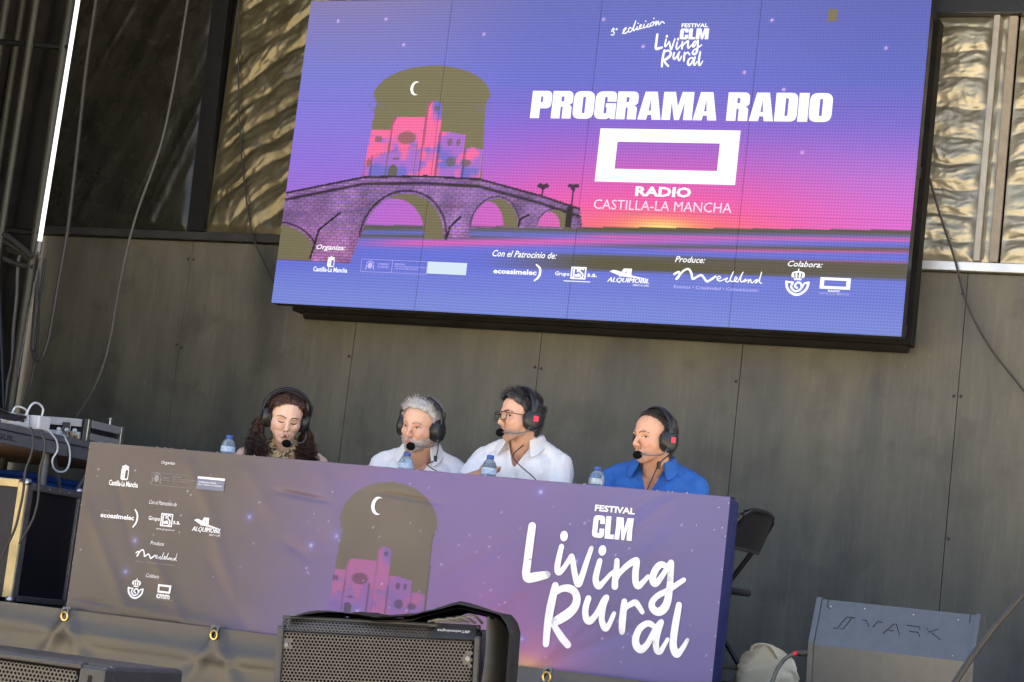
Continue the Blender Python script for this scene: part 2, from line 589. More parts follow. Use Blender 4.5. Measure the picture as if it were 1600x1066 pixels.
SCRIPT_STROKES= [[(2.202, 0.575, 0.0167), (2.2, 0.511, 0.0175), (2.199, 0.436, 0.0175), (2.199, 0.383, 0.0182), (2.21, 0.361, 0.0182), (2.239, 0.368, 0.0198), (2.292, 0.383, 0.0152)], [(2.341, 0.503, 0.0114), (2.336, 0.464, 0.0122), (2.333, 0.418, 0.0129), (2.341, 0.398, 0.0137), (2.358, 0.412, 0.0106), (2.378, 0.447, 0.0106), (2.39, 0.469, 0.0106), (2.4, 0.44, 0.0122), (2.413, 0.396, 0.0129), (2.432, 0.358, 0.0144), (2.444, 0.391, 0.0129), (2.458, 0.453, 0.0114), (2.471, 0.509, 0.0099)], [(2.514, 0.461, 0.0114), (2.507, 0.42, 0.0129), (2.505, 0.382, 0.0137), (2.521, 0.359, 0.0144), (2.54, 0.377, 0.0106), (2.564, 0.409, 0.0091), (2.584, 0.426, 0.0091)], [(2.587, 0.468, 0.0114), (2.589, 0.435, 0.0129), (2.589, 0.398, 0.0137), (2.591, 0.364, 0.0137)], [(2.59, 0.383, 0.0099), (2.603, 0.416, 0.0106), (2.634, 0.453, 0.0129), (2.667, 0.476, 0.0144), (2.674, 0.466, 0.0129), (2.672, 0.429, 0.0137), (2.676, 0.392, 0.0137), (2.689, 0.376, 0.0137), (2.708, 0.395, 0.0106), (2.726, 0.418, 0.0091)], [(2.799, 0.467, 0.0106), (2.773, 0.47, 0.0137), (2.753, 0.445, 0.0144), (2.746, 0.41, 0.0144), (2.759, 0.393, 0.0144), (2.777, 0.413, 0.0122), (2.795, 0.446, 0.0106), (2.812, 0.475, 0.0129), (2.817, 0.48, 0.0122), (2.819, 0.436, 0.0129), (2.821, 0.392, 0.0137), (2.818, 0.329, 0.016), (2.804, 0.296, 0.0175), (2.78, 0.282, 0.016), (2.757, 0.297, 0.0144), (2.756, 0.322, 0.0129), (2.779, 0.349, 0.0122), (2.812, 0.369, 0.0122), (2.844, 0.394, 0.0114), (2.876, 0.419, 0.0099)], [(2.333, 0.342, 0.0152), (2.327, 0.297, 0.0167), (2.322, 0.25, 0.0175), (2.319, 0.199, 0.0167), (2.319, 0.145, 0.0152), (2.321, 0.104, 0.0144)], [(2.339, 0.319, 0.0137), (2.365, 0.334, 0.0137), (2.395, 0.337, 0.016), (2.42, 0.325, 0.016), (2.433, 0.297, 0.0167), (2.426, 0.263, 0.019), (2.401, 0.234, 0.0205), (2.368, 0.21, 0.0198), (2.346, 0.196, 0.0167)], [(2.336, 0.197, 0.0129), (2.357, 0.169, 0.0137), (2.38, 0.144, 0.0152), (2.415, 0.111, 0.0152)], [(2.483, 0.305, 0.0137), (2.477, 0.275, 0.0137), (2.477, 0.246, 0.0137), (2.485, 0.223, 0.0144), (2.499, 0.215, 0.0144), (2.517, 0.233, 0.0122), (2.534, 0.263, 0.0122), (2.549, 0.301, 0.0122), (2.561, 0.317, 0.0122), (2.554, 0.291, 0.0122), (2.549, 0.253, 0.0122), (2.55, 0.224, 0.0129), (2.561, 0.201, 0.0137), (2.571, 0.195, 0.0137), (2.583, 0.212, 0.0106), (2.594, 0.243, 0.0099), (2.599, 0.258, 0.0084)], [(2.637, 0.309, 0.0122), (2.637, 0.277, 0.0144), (2.637, 0.24, 0.0152), (2.638, 0.203, 0.0137), (2.639, 0.187, 0.0122)], [(2.634, 0.258, 0.0099), (2.647, 0.286, 0.0106), (2.669, 0.303, 0.0122), (2.685, 0.309, 0.0129), (2.701, 0.295, 0.0114), (2.717, 0.275, 0.0099)], [(2.774, 0.222, 0.0099), (2.753, 0.232, 0.0122), (2.734, 0.228, 0.0129), (2.712, 0.207, 0.0144), (2.701, 0.17, 0.0152), (2.708, 0.139, 0.016), (2.729, 0.127, 0.016), (2.751, 0.148, 0.0129), (2.768, 0.184, 0.0122), (2.782, 0.219, 0.0114), (2.8, 0.244, 0.0114), (2.795, 0.217, 0.0122), (2.789, 0.179, 0.0129), (2.789, 0.15, 0.0129), (2.797, 0.129, 0.0129), (2.81, 0.128, 0.0114), (2.824, 0.154, 0.0091), (2.835, 0.178, 0.0084)], [(2.867, 0.319, 0.0122), (2.864, 0.279, 0.0144), (2.861, 0.231, 0.0152), (2.86, 0.183, 0.0152), (2.863, 0.151, 0.016), (2.879, 0.125, 0.0152), (2.895, 0.14, 0.0114), (2.909, 0.166, 0.0091), (2.918, 0.186, 0.0076)]]
SCRIPT_DOTS= [(2.347, 0.547, 0.0168, 0.0215), (2.52, 0.504, 0.0168, 0.0215)]
CABLE_PATHS= {'a': [(-1.48, 1.62, 3.403), (-1.479, 1.62, 2.987), (-1.461, 1.62, 2.576), (-1.444, 1.62, 2.095), (-1.454, 1.62, 1.728), (-1.464, 1.62, 1.437), (-1.492, 1.62, 1.327), (-1.528, 1.62, 1.317), (-1.56, 1.62, 1.377), (-1.58, 1.62, 1.54), (-1.597, 1.62, 1.759), (-1.616, 1.62, 1.868), (-1.643, 1.62, 1.922)], 'b': [(-1.248, 2.2, 3.632), (-1.262, 2.2, 3.082), (-1.297, 2.2, 2.693), (-1.389, 2.2, 2.304), (-1.429, 2.2, 2.034), (-1.446, 2.2, 1.765), (-1.453, 2.2, 1.537), (-1.483, 2.2, 1.346), (-1.544, 2.2, 1.183), (-1.613, 2.2, 1.065)], 'c': [(-1.018, 2.38, 3.689), (-0.922, 2.38, 3.058), (-0.832, 2.38, 2.632), (-0.714, 2.38, 2.252), (-0.617, 2.38, 2.084), (-0.499, 2.38, 1.92)], 'd': [(3.184, 2.38, 2.714), (3.282, 2.38, 2.455), (3.364, 2.38, 2.259), (3.456, 2.38, 2.006), (3.577, 2.38, 1.81), (3.682, 2.38, 1.687), (3.819, 2.38, 1.535)], 'e': [(4.251, -0.02, 0.557), (4.123, -0.02, 0.384), (4.039, -0.02, 0.248), (3.977, -0.02, 0.133), (3.926, -0.02, 0.031)], 'f': [(-1.628, 1.55, 1.923), (-1.683, 1.55, 1.891), (-1.69, 1.55, 1.829), (-1.667, 1.55, 1.65), (-1.656, 1.55, 1.465), (-1.633, 1.55, 1.289), (-1.641, 1.55, 1.162), (-1.621, 1.55, 1.001)], 'g': [(-1.854, 1.58, 1.943), (-1.739, 1.58, 1.91), (-1.643, 1.58, 1.859), (-1.587, 1.58, 1.788), (-1.553, 1.58, 1.643), (-1.543, 1.58, 1.462), (-1.534, 1.58, 1.361)], 'h': [(-1.83, 1.5, 2.011), (-1.737, 1.5, 1.978), (-1.64, 1.5, 1.923), (-1.567, 1.5, 1.874)], 'h2': [(-1.839, 1.52, 1.979), (-1.76, 1.52, 1.952), (-1.665, 1.52, 1.908), (-1.597, 1.52, 1.866)], 'h3': [(-1.835, 1.54, 1.88), (-1.744, 1.54, 1.854), (-1.653, 1.54, 1.832), (-1.578, 1.54, 1.824)], 'i': [(-1.597, 1.66, 1.896), (-1.592, 1.66, 1.767), (-1.594, 1.66, 1.656), (-1.579, 1.66, 1.547), (-1.563, 1.66, 1.402), (-1.565, 1.66, 1.22), (-1.578, 1.66, 1.146), (-1.599, 1.66, 1.018)], 'w1': [(-1.099, 0.95, 0.954), (-1.092, 0.95, 0.982), (-1.057, 0.95, 0.987), (-1.029, 0.95, 0.969), (-1.018, 0.95, 0.926)], 'w2': [(-0.994, 0.92, 0.907), (-0.997, 0.92, 0.974), (-0.978, 0.92, 1.002), (-0.954, 0.92, 1.0), (-0.937, 0.92, 0.971), (-0.933, 0.92, 0.945)], 'w3': [(-0.467, 0.3, 0.837), (-0.43, 0.3, 0.811), (-0.423, 0.3, 0.772), (-0.43, 0.3, 0.728), (-0.41, 0.3, 0.696), (-0.376, 0.3, 0.693), (-0.343, 0.3, 0.71), (-0.338, 0.3, 0.741), (-0.351, 0.3, 0.777), (-0.369, 0.3, 0.797), (-0.403, 0.3, 0.804)], 'k1': [(-0.403, 0.1, 0.815), (-0.377, 0.1, 0.75), (-0.382, 0.1, 0.675), (-0.397, 0.1, 0.614), (-0.392, 0.1, 0.509), (-0.398, 0.1, 0.419), (-0.411, 0.1, 0.328), (-0.465, 0.1, 0.189)], 'k2': [(-0.344, 0.09, 0.806), (-0.307, 0.09, 0.754), (-0.302, 0.09, 0.689), (-0.312, 0.09, 0.619), (-0.3, 0.09, 0.53), (-0.298, 0.09, 0.456), (-0.313, 0.09, 0.381), (-0.365, 0.09, 0.272)], 'k3': [(-0.711, 0.28, 0.835), (-0.637, 0.28, 0.837), (-0.58, 0.28, 0.826), (-0.526, 0.28, 0.836), (-0.487, 0.28, 0.82), (-0.434, 0.28, 0.769), (-0.433, 0.28, 0.72), (-0.458, 0.28, 0.699)]}

# ------------------------------------------------------------------ flat print: lettering and marks
def round_poly(pts, seg=5):
    """pts: (x, y) or (x, y, r); corners with r are rounded."""
    out = []
    n = len(pts)
    for i, p in enumerate(pts):
        if len(p) < 3 or p[2] <= 0:
            out.append((p[0], p[1]))
            continue
        a = Vector(pts[i - 1][:2]) - Vector(p[:2])
        b = Vector(pts[(i + 1) % n][:2]) - Vector(p[:2])
        r = min(p[2], a.length * 0.499, b.length * 0.499)
        a.normalize()
        b.normalize()
        c = Vector(p[:2])
        A, B = c + a * r, c + b * r
        for k in range(seg + 1):
            t = k / seg
            q = A * (1 - t) ** 2 + c * 2 * t * (1 - t) + B * t * t
            out.append((q.x, q.y))
    return out


GLYPH = {
    'P': (.68, [(0, 0), (.31, 0), (.31, .36), (.68, .36, .22), (.68, 1, .2), (0, 1)], [[(.31, .58), (.38, .58, .04), (.38, .8, .04), (.31, .8)]]),
    'R': (.69, [(0, 0), (.30, 0), (.30, .43), (.37, .43, .05), (.37, 0), (.67, 0), (.67, .44, .1), (.57, .5), (.69, .56, .1), (.69, 1, .2), (0, 1)], [[(.30, .62), (.39, .62, .04), (.39, .8, .04), (.30, .8)]]),
    'O': (.70, [(0, 0, .27), (.7, 0, .27), (.7, 1, .27), (0, 1, .27)], [[(.31, .2, .05), (.40, .2, .05), (.40, .8, .05), (.31, .8, .05)]]),
    'G': (.70, [(.70, .63), (.40, .63), (.40, .8, .05), (.31, .8, .05), (.31, .2, .05), (.40, .2, .05), (.40, .42), (.36, .42), (.36, .57), (.70, .57), (.70, 0), (.55, 0), (.52, .06), (.42, 0, .05), (0, 0, .27), (0, 1, .27), (.7, 1, .27)], []),
    'A': (.76, [(0, 0), (.29, 0), (.32, .17), (.44, .17), (.47, 0), (.76, 0), (.58, 1), (.18, 1)], [[(.34, .32), (.42, .32), (.38, .74)]]),
    'M': (.98, [(0, 0), (.28, 0), (.28, .62), (.41, 0), (.57, 0), (.70, .62), (.70, 0), (.98, 0), (.98, 1), (.60, 1), (.49, .48), (.38, 1), (0, 1)], []),
    'D': (.69, [(0, 0), (.69, 0, .24), (.69, 1, .24), (0, 1)], [[(.31, .19), (.40, .19, .04), (.40, .81, .04), (.31, .81)]]),
    'I': (.31, [(0, 0), (.31, 0), (.31, 1), (0, 1)], []),
    'C': (.66, [(.66, .63), (.40, .63), (.40, .8, .05), (.29, .8, .05), (.29, .2, .05), (.40, .2, .05), (.40, .42), (.66, .42), (.66, 0, .25), (0, 0, .25), (0, 1, .25), (.66, 1, .25)], []),
    'L': (.53, [(0, 0), (.53, 0), (.53, .2), (.29, .2), (.29, 1), (0, 1)], []),
}


class Print:
    """Flat shapes in the plane of a banner or a screen."""

    def __init__(self):
        self.v, self.t = [], []

    def tris(self, vs_, ts_):
        o = len(self.v)
        self.v.extend((float(p[0]), float(p[1])) for p in vs_)
        self.t.extend((a + o, b + o, c + o) for a, b, c in ts_)
        return self

    def poly(self, outer, holes=()):
        loops = [[Vector((x, y, 0)) for x, y in round_poly(l)] for l in (outer, *holes)]
        ts_ = tessellate_polygon(loops)
        return self.tris([(p.x, p.y) for l in loops for p in l], ts_)

    def rect(self, x0, y0, x1, y1):
        return self.poly([(x0, y0), (x1, y0), (x1, y1), (x0, y1)])

    def frame(self, x0, y0, x1, y1, wx, wy=None):
        wy = wx if wy is None else wy
        return self.poly([(x0, y0), (x1, y0), (x1, y1), (x0, y1)], [[(x0 + wx, y0 + wy), (x1 - wx, y0 + wy), (x1 - wx, y1 - wy), (x0 + wx, y1 - wy)]])

    def ell(self, cx, cy, rx, ry=None, n=20):
        ry = rx if ry is None else ry
        vs_ = [(cx, cy)] + [(cx + rx * math.cos(2 * math.pi * k / n), cy + ry * math.sin(2 * math.pi * k / n)) for k in range(n)]
        return self.tris(vs_, [(0, k + 1, (k + 1) % n + 1) for k in range(n)])

    def stroke(self, pts, sub=6, r=None, caps=True):
        pts = [(p[0], p[1], p[2] if len(p) > 2 else r) for p in pts]
        q = smooth_path(pts, sub) if len(pts) > 2 else [np.array(p, float) for p in pts]
        n = len(q)
        vs_, ts_ = [], []
        for i, p in enumerate(q):
            d = q[min(i + 1, n - 1)][:2] - q[max(i - 1, 0)][:2]
            d = d / (np.linalg.norm(d) + 1e-12)
            w = np.array([-d[1], d[0]]) * p[2]
            vs_ += [p[:2] + w, p[:2] - w]
        for i in range(n - 1):
            a = 2 * i
            ts_ += [(a, a + 1, a + 3), (a, a + 3, a + 2)]
        self.tris(vs_, ts_)
        if caps:
            for p in q[::max(1, sub // 2)] if len(pts) > 2 else q:
                self.ell(p[0], p[1], p[2] * 0.995, n=12)
            self.ell(q[-1][0], q[-1][1], q[-1][2] * 0.995, n=12)
        return self

    def text(self, s, x0, x1, y0, y1, bold=0.0, shear=0.0):
        """Lettering fitted to the box x0..x1, y0..y1."""
        cu = bpy.data.curves.new('lettering', 'FONT')
        cu.body = s
        cu.size = 1.0
        cu.offset = bold
        cu.shear = shear
        cu.resolution_u = 2
        cu.dimensions = '2D'
        cu.fill_mode = 'FRONT'
        ob = bpy.data.objects.new('lettering', cu)
        COL.objects.link(ob)
        dg = bpy.context.evaluated_depsgraph_get()
        me = ob.evaluated_get(dg).to_mesh()
        co = np.empty(len(me.vertices) * 3)
        me.vertices.foreach_get('co', co)
        co = co.reshape(-1, 3)[:, :2]
        me.calc_loop_triangles()
        tr = [tuple(t.vertices) for t in me.loop_triangles]
        ob.evaluated_get(dg).to_mesh_clear()
        bpy.data.objects.remove(ob)
        bpy.data.curves.remove(cu)
        lo, hi = co.min(0), co.max(0)
        co = (co - lo) / (hi - lo)
        return self.tris(np.stack([x0 + co[:, 0] * (x1 - x0), y0 + co[:, 1] * (y1 - y0)], -1), tr)

    def block(self, s, x0, x1, y0, y1, gap=0.045, space=0.33):
        """Heavy condensed block lettering."""
        tot = sum((GLYPH[c][0] if c != ' ' else space) for c in s) + gap * (len(s) - 1)
        k = (x1 - x0) / tot
        h = y1 - y0
        x = 0.0
        for c in s:
            if c == ' ':
                x += space + gap
                continue
            w, o, hs = GLYPH[c]
            f = lambda l: [((x + p[0]) * k + x0, p[1] * h + y0, (p[2] * min(k, h) if len(p) > 2 else 0)) for p in l]
            self.poly(f(o), [f(q) for q in hs])
            x += w + gap
        return self

    def build(self, name, mt, parent, fn, cuts=0):
        bm = bmesh.new()
        vv = [bm.verts.new((x, y, 0)) for x, y in self.v]
        for a, b, c in self.t:
            if a != b and b != c and a != c:
                try:
                    f = bm.faces.new((vv[a], vv[b], vv[c]))
                except ValueError:
                    continue
                if f.calc_area() < 1e-12:
                    bm.faces.remove(f)
        if cuts:
            for lim in range(cuts):
                ed = [e for e in bm.edges if e.calc_length() > 0.02]
                if ed:
                    bmesh.ops.subdivide_edges(bm, edges=ed, cuts=1)
                    bmesh.ops.triangulate(bm, faces=[f for f in bm.faces if len(f.verts) > 4])
        for f in bm.faces:
            f.normal_update()
            if f.normal.z < 0:
                f.normal_flip()
        for v in bm.verts:
            v.co = fn(v.co.x, v.co.y)
        me = bpy.data.meshes.new(name)
        bm.to_mesh(me)
        bm.free()
        return link(name, me, mt, parent)


def script_print(pr, sx, sz, k, word):
    """the brush-written festival name; (sx, sz) is its lower left corner, k its scale"""
    for s in (SCRIPT_STROKES[:6] if word == 0 else SCRIPT_STROKES[6:]):
        pr.stroke([((x - 2.199) * k + sx, (z - 0.04) * k + sz, r * k) for x, z, r in s], 5)
    for x, z, a, b in (SCRIPT_DOTS if word == 0 else ()):
        pr.ell((x - 2.199) * k + sx, (z - 0.04) * k + sz, a * k, b * k)
    return pr


def crown_horn(pr, cx, cy, s):
    """post-horn mark under a crown, about s wide"""
    pr.stroke([(cx - .5 * s, cy + .08 * s), (cx - .42 * s, cy - .22 * s), (cx - .15 * s, cy - .45 * s), (cx + .15 * s, cy - .45 * s), (cx + .42 * s, cy - .22 * s), (cx + .5 * s, cy + .08 * s)], 4, .055 * s)
    pr.stroke([(cx - .5 * s, cy + .08 * s), (cx - .2 * s, cy + .06 * s)], 1, .04 * s)
    pr.stroke([(cx - .2 * s, cy + .06 * s), (cx - .26 * s, cy - .15 * s), (cx - .05 * s, cy - .33 * s), (cx + .19 * s, cy - .2 * s), (cx + .16 * s, cy + .02 * s), (cx, cy + .06 * s), (cx - .1 * s, cy - .1 * s), (cx + .02 * s, cy - .18 * s)], 4, .045 * s)
    pr.stroke([(cx + .5 * s, cy + .08 * s), (cx + .32 * s, cy + .04 * s), (cx + .24 * s, cy - .12 * s)], 3, .04 * s)
    pr.rect(cx - .17 * s, cy + .17 * s, cx + .17 * s, cy + .25 * s)
    for dx in (-.2, -.07, .07, .2):
        pr.stroke([(cx + dx * s, cy + .31 * s), (cx + dx * 1.2 * s, cy + .46 * s)], 1, .045 * s)
    pr.stroke([(cx - .26 * s, cy + .33 * s), (cx - .24 * s, cy + .48 * s), (cx, cy + .54 * s), (cx + .24 * s, cy + .48 * s), (cx + .26 * s, cy + .33 * s)], 3, .035 * s)
    pr.stroke([(cx, cy + .54 * s), (cx, cy + .66 * s)], 1, .03 * s)


def shield(pr, cx, y0, y1, w):
    """crowned shield: left half filled, right half outlined"""
    h = y1 - y0
    b = y0 + h * .72
    pr.poly([(cx - w / 2, b), (cx - w / 2, y0, w * .35), (cx, y0), (cx, b)], [[(cx - w * .3, y0 + h * .34), (cx - w * .12, y0 + h * .34), (cx - w * .2, y0 + h * .5)]])
    pr.poly([(cx, b), (cx, y0), (cx + w / 2, y0, w * .35), (cx + w / 2, b)], [[(cx + w * .06, b - h * .06), (cx + w * .06, y0 + h * .09), (cx + w * .4, y0 + h * .09, w * .25), (cx + w * .4, b - h * .06)]])
    for k in range(5):
        x = cx + w * (-.36 + .18 * k)
        pr.rect(x - w * .07, b + h * .045, x + w * .07, b + h * .16)
    pr.rect(cx - w * .46, b + h * .02, cx + w * .46, b + h * .055)
    pr.stroke([(cx - w * .42, b + h * .15), (cx, b + h * .22), (cx + w * .42, b + h * .15)], 3, w * .05)
    pr.stroke([(cx, b + h * .2), (cx, y1)], 1, w * .045)


def gov_crest(pr, cx, cy, s):
    for k in range(9):
        a = math.pi * (0.1 + 0.1 * k)
        pr.ell(cx + .42 * s * math.cos(a), cy + .12 * s + .36 * s * math.sin(a), .055 * s, n=8)
    pr.ell(cx, cy, .28 * s, .34 * s, 14)
    for e in (-1, 1):
        pr.rect(cx + e * .42 * s - .05 * s, cy - .38 * s, cx + e * .42 * s + .05 * s, cy + .08 * s)
        pr.rect(cx + e * .48 * s - .08 * s, cy - .44 * s, cx + e * .48 * s + .08 * s, cy - .38 * s)


def box_brand(pr, x0, y0, x1, y1):
    w, h = x1 - x0, y1 - y0
    pr.frame(x0, y0, x1, y1, w * .09)
    r = w * .055
    X = lambda t: x0 + w * t
    Y = lambda t: y0 + h * t
    pr.stroke([(X(.2), Y(.12)), (X(.2), Y(.8)), (X(.32), Y(.88)), (X(.44), Y(.8)), (X(.44), Y(.62))], 3, r)
    pr.stroke([(X(.8), Y(.8)), (X(.68), Y(.88)), (X(.57), Y(.78)), (X(.62), Y(.6)), (X(.77), Y(.45)), (X(.8), Y(.22)), (X(.68), Y(.12))], 3, r)
    pr.poly([(X(.28), Y(.2)), (X(.66), Y(.2)), (X(.66), Y(.4)), (X(.5), Y(.5)), (X(.44), Y(.42)), (X(.28), Y(.38))])


def car_brand(pr, x0, x1, y0, y1):
    """letter A riding on a swoosh, heavy slanted name below"""
    w, h = x1 - x0, y1 - y0
    X = lambda t: x0 + w * t
    Y = lambda t: y0 + h * t
    pr.poly([(X(.26), Y(.5)), (X(.36), Y(1), .004), (X(.56), Y(1)), (X(.56), Y(.5)), (X(.44), Y(.5)), (X(.43), Y(.62)), (X(.38), Y(.62)), (X(.36), Y(.5))], [[(X(.40), Y(.7)), (X(.44), Y(.7)), (X(.44), Y(.86))]])
    pr.stroke([(X(.05), Y(.78), h * .03), (X(.14), Y(.78), h * .10), (X(.3), Y(.66), h * .12), (X(.5), Y(.55), h * .08), (X(.75), Y(.46), h * .035), (X(.92), Y(.42), h * .01)], 4)
    for dx in (-.006, .0, .006):
        pr.text('ALQUIMOBIL', x0 + w * dx, x1 + w * dx, Y(.08), Y(.42), 0.0, 0.25)
    pr.text('RENT A CAR', X(.62), X(1.0), Y(-.06), Y(.05), 0.01, 0.25)


def medeland(pr, x0, x1, y0, y1, th=1.0):
    """handwritten name starting with a brushed m"""
    w, h = x1 - x0, y1 - y0
    P_ = lambda l, r: [(x0 + w * a, y0 + h * b, r * h) for a, b in l]
    pr.stroke(P_([(.0, .62), (.05, .78), (.06, .5), (.03, .3), (.10, .85), (.16, 1.0), (.20, .7), (.22, .35), (.28, .55), (.32, .62), (.36, .38), (.39, .22), (.44, .4), (.48, .58)], .075 * th), 4)
    pr.stroke(P_([(.50, .38), (.54, .5), (.52, .62), (.50, .45), (.53, .28), (.58, .4), (.62, .52), (.60, .3), (.64, .3), (.68, .95), (.65, .4), (.69, .3), (.73, .5), (.71, .6), (.70, .35), (.74, .28)], .035 * th), 4)
    pr.stroke(P_([(.74, .28), (.79, .95), (.77, .6), (.78, .28), (.83, .5), (.81, .3), (.86, .45), (.86, .25), (.88, .5), (.90, .25), (.93, .4), (.96, .5), (.94, .25), (.98, .5), (1.0, 1.0), (.985, .4), (1.01, .25)], .035 * th), 4)


def logo_strip(pr, which, o):
    pass


# ------------------------------------------------------------------ LED screen
SX, SZ, SW, SH, SY = -0.332, 1.7775, 3.5402, 1.7501, 2.05


def hills(u):
    return 0.462 + 0.0245 * (u - 0.48)


def mixc(a, b, w):
    return a * (1 - w[..., None]) + b * w[..., None]


def inpoly(u, v, pts):
    r = np.zeros(u.shape, bool)
    n = len(pts)
    for i in range(n):
        x0, y0 = pts[i]
        x1, y1 = pts[(i + 1) % n]
        if y0 == y1:
            continue
        c = (v > min(y0, y1)) & (v <= max(y0, y1)) & (u < (v - y0) / (y1 - y0) * (x1 - x0) + x0)
        r ^= c
    return r


def C3(*c):
    return np.array(c, float) / 255


def castle_color(u, v, ox, oz, k):
    """small walled town of towers and gables, in its own unit frame"""
    a, b = (u - ox) / k, (v - oz) / k
    parts = [
        ([(.02, 0), (.02, .27), (.17, .27), (.17, 0)], 0),
        ([(.16, 0), (.16, .29), (.18, .345), (.37, .345), (.37, 0)], 1),
        ([(.36, 0), (.365, .40), (.38, .43), (.41, .44), (.44, .43), (.46, .41), (.465, 0)], 2),
        ([(.46, 0), (.46, .26), (.50, .265), (.62, .245), (.62, 0)], 3),
        ([(.62, 0), (.62, .17), (.66, .18), (.735, .165), (.735, 0)], 4),
        ([(.06, 0), (.06, .12), (.30, .17), (.35, .15), (.35, 0)], 5),
    ]
    m_ = np.zeros(u.shape, bool)
    col = np.zeros(u.shape + (3,))
    pink, purp, blue = C3(250, 112, 165), C3(172, 112, 208), C3(118, 112, 204)
    n1 = fbm(a * 9, b * 7, 3)
    n2 = vnoise(a * 16 + 4, b * 60)
    for pts, s in parts:
        q = inpoly(a, b, pts)
        w = sstep(.47, .66, n1 + .16 * (n2 - .5) + (0.05, 0.02, .1, 0.06, .02, -.06)[s])
        w2 = sstep(.3, .5, fbm(a * 6 + s * 3.1, b * 9, 3))
        c = mixc(mixc(blue[None, None] * np.ones_like(col), purp, w2), pink, w)
        sh = 1 - .25 * (inpoly(a, b, pts) & ~inpoly(a - .012, b, pts))
        col = np.where(q[..., None], c * sh[..., None], col)
        m_ |= q
    dark = np.zeros(u.shape)
    for cx, cy, rx, ry in ((.265, .225, .055, .036), (.085, .215, .014, .018), (.105, .215, .010, .018), (.53, .205, .016, .022), (.58, .205, .012, .02), (.05, .08, .012, .025), (.425, .395, .016, .014), (.64, .09, .03, .02), (.55, .095, .03, .028), (.215, .105, .022, .008)):
        dark = np.maximum(dark, sstep(1.15, .85, np.hypot((a - cx) / rx, (b - cy) / ry)) * .6)
    door = (np.abs(a - .205) < .026) & (b < .045) | (np.hypot((a - .205) / .026, (b - .045) / .028) < 1)
    dark = np.maximum(dark, door * .85)
    for x in (.335, .163, .46):
        dark = np.maximum(dark, (np.abs(a - x) < .004) * .5 * (b < .2))
    return m_, col, dark


def arch_mask(u, v, cx, a, spring, b, base, dl, dr):
    top = (v >= spring) & (np.hypot((u - cx) / a, (v - spring) / b) < 1)
    cap = (v < spring) & (v > spring - .03) & (np.abs(u - cx) < a * .955)
    t = np.clip((spring - v) / (spring - base), 0, 1)
    low = (v <= spring - .03) & (v > base) & (u > cx - a * .92 - dl * t) & (u < cx + a * .93 + dr * t)
    return top | cap | low


OLIVE = C3(126, 119, 92)        # dark areas of the picture glow a dull olive


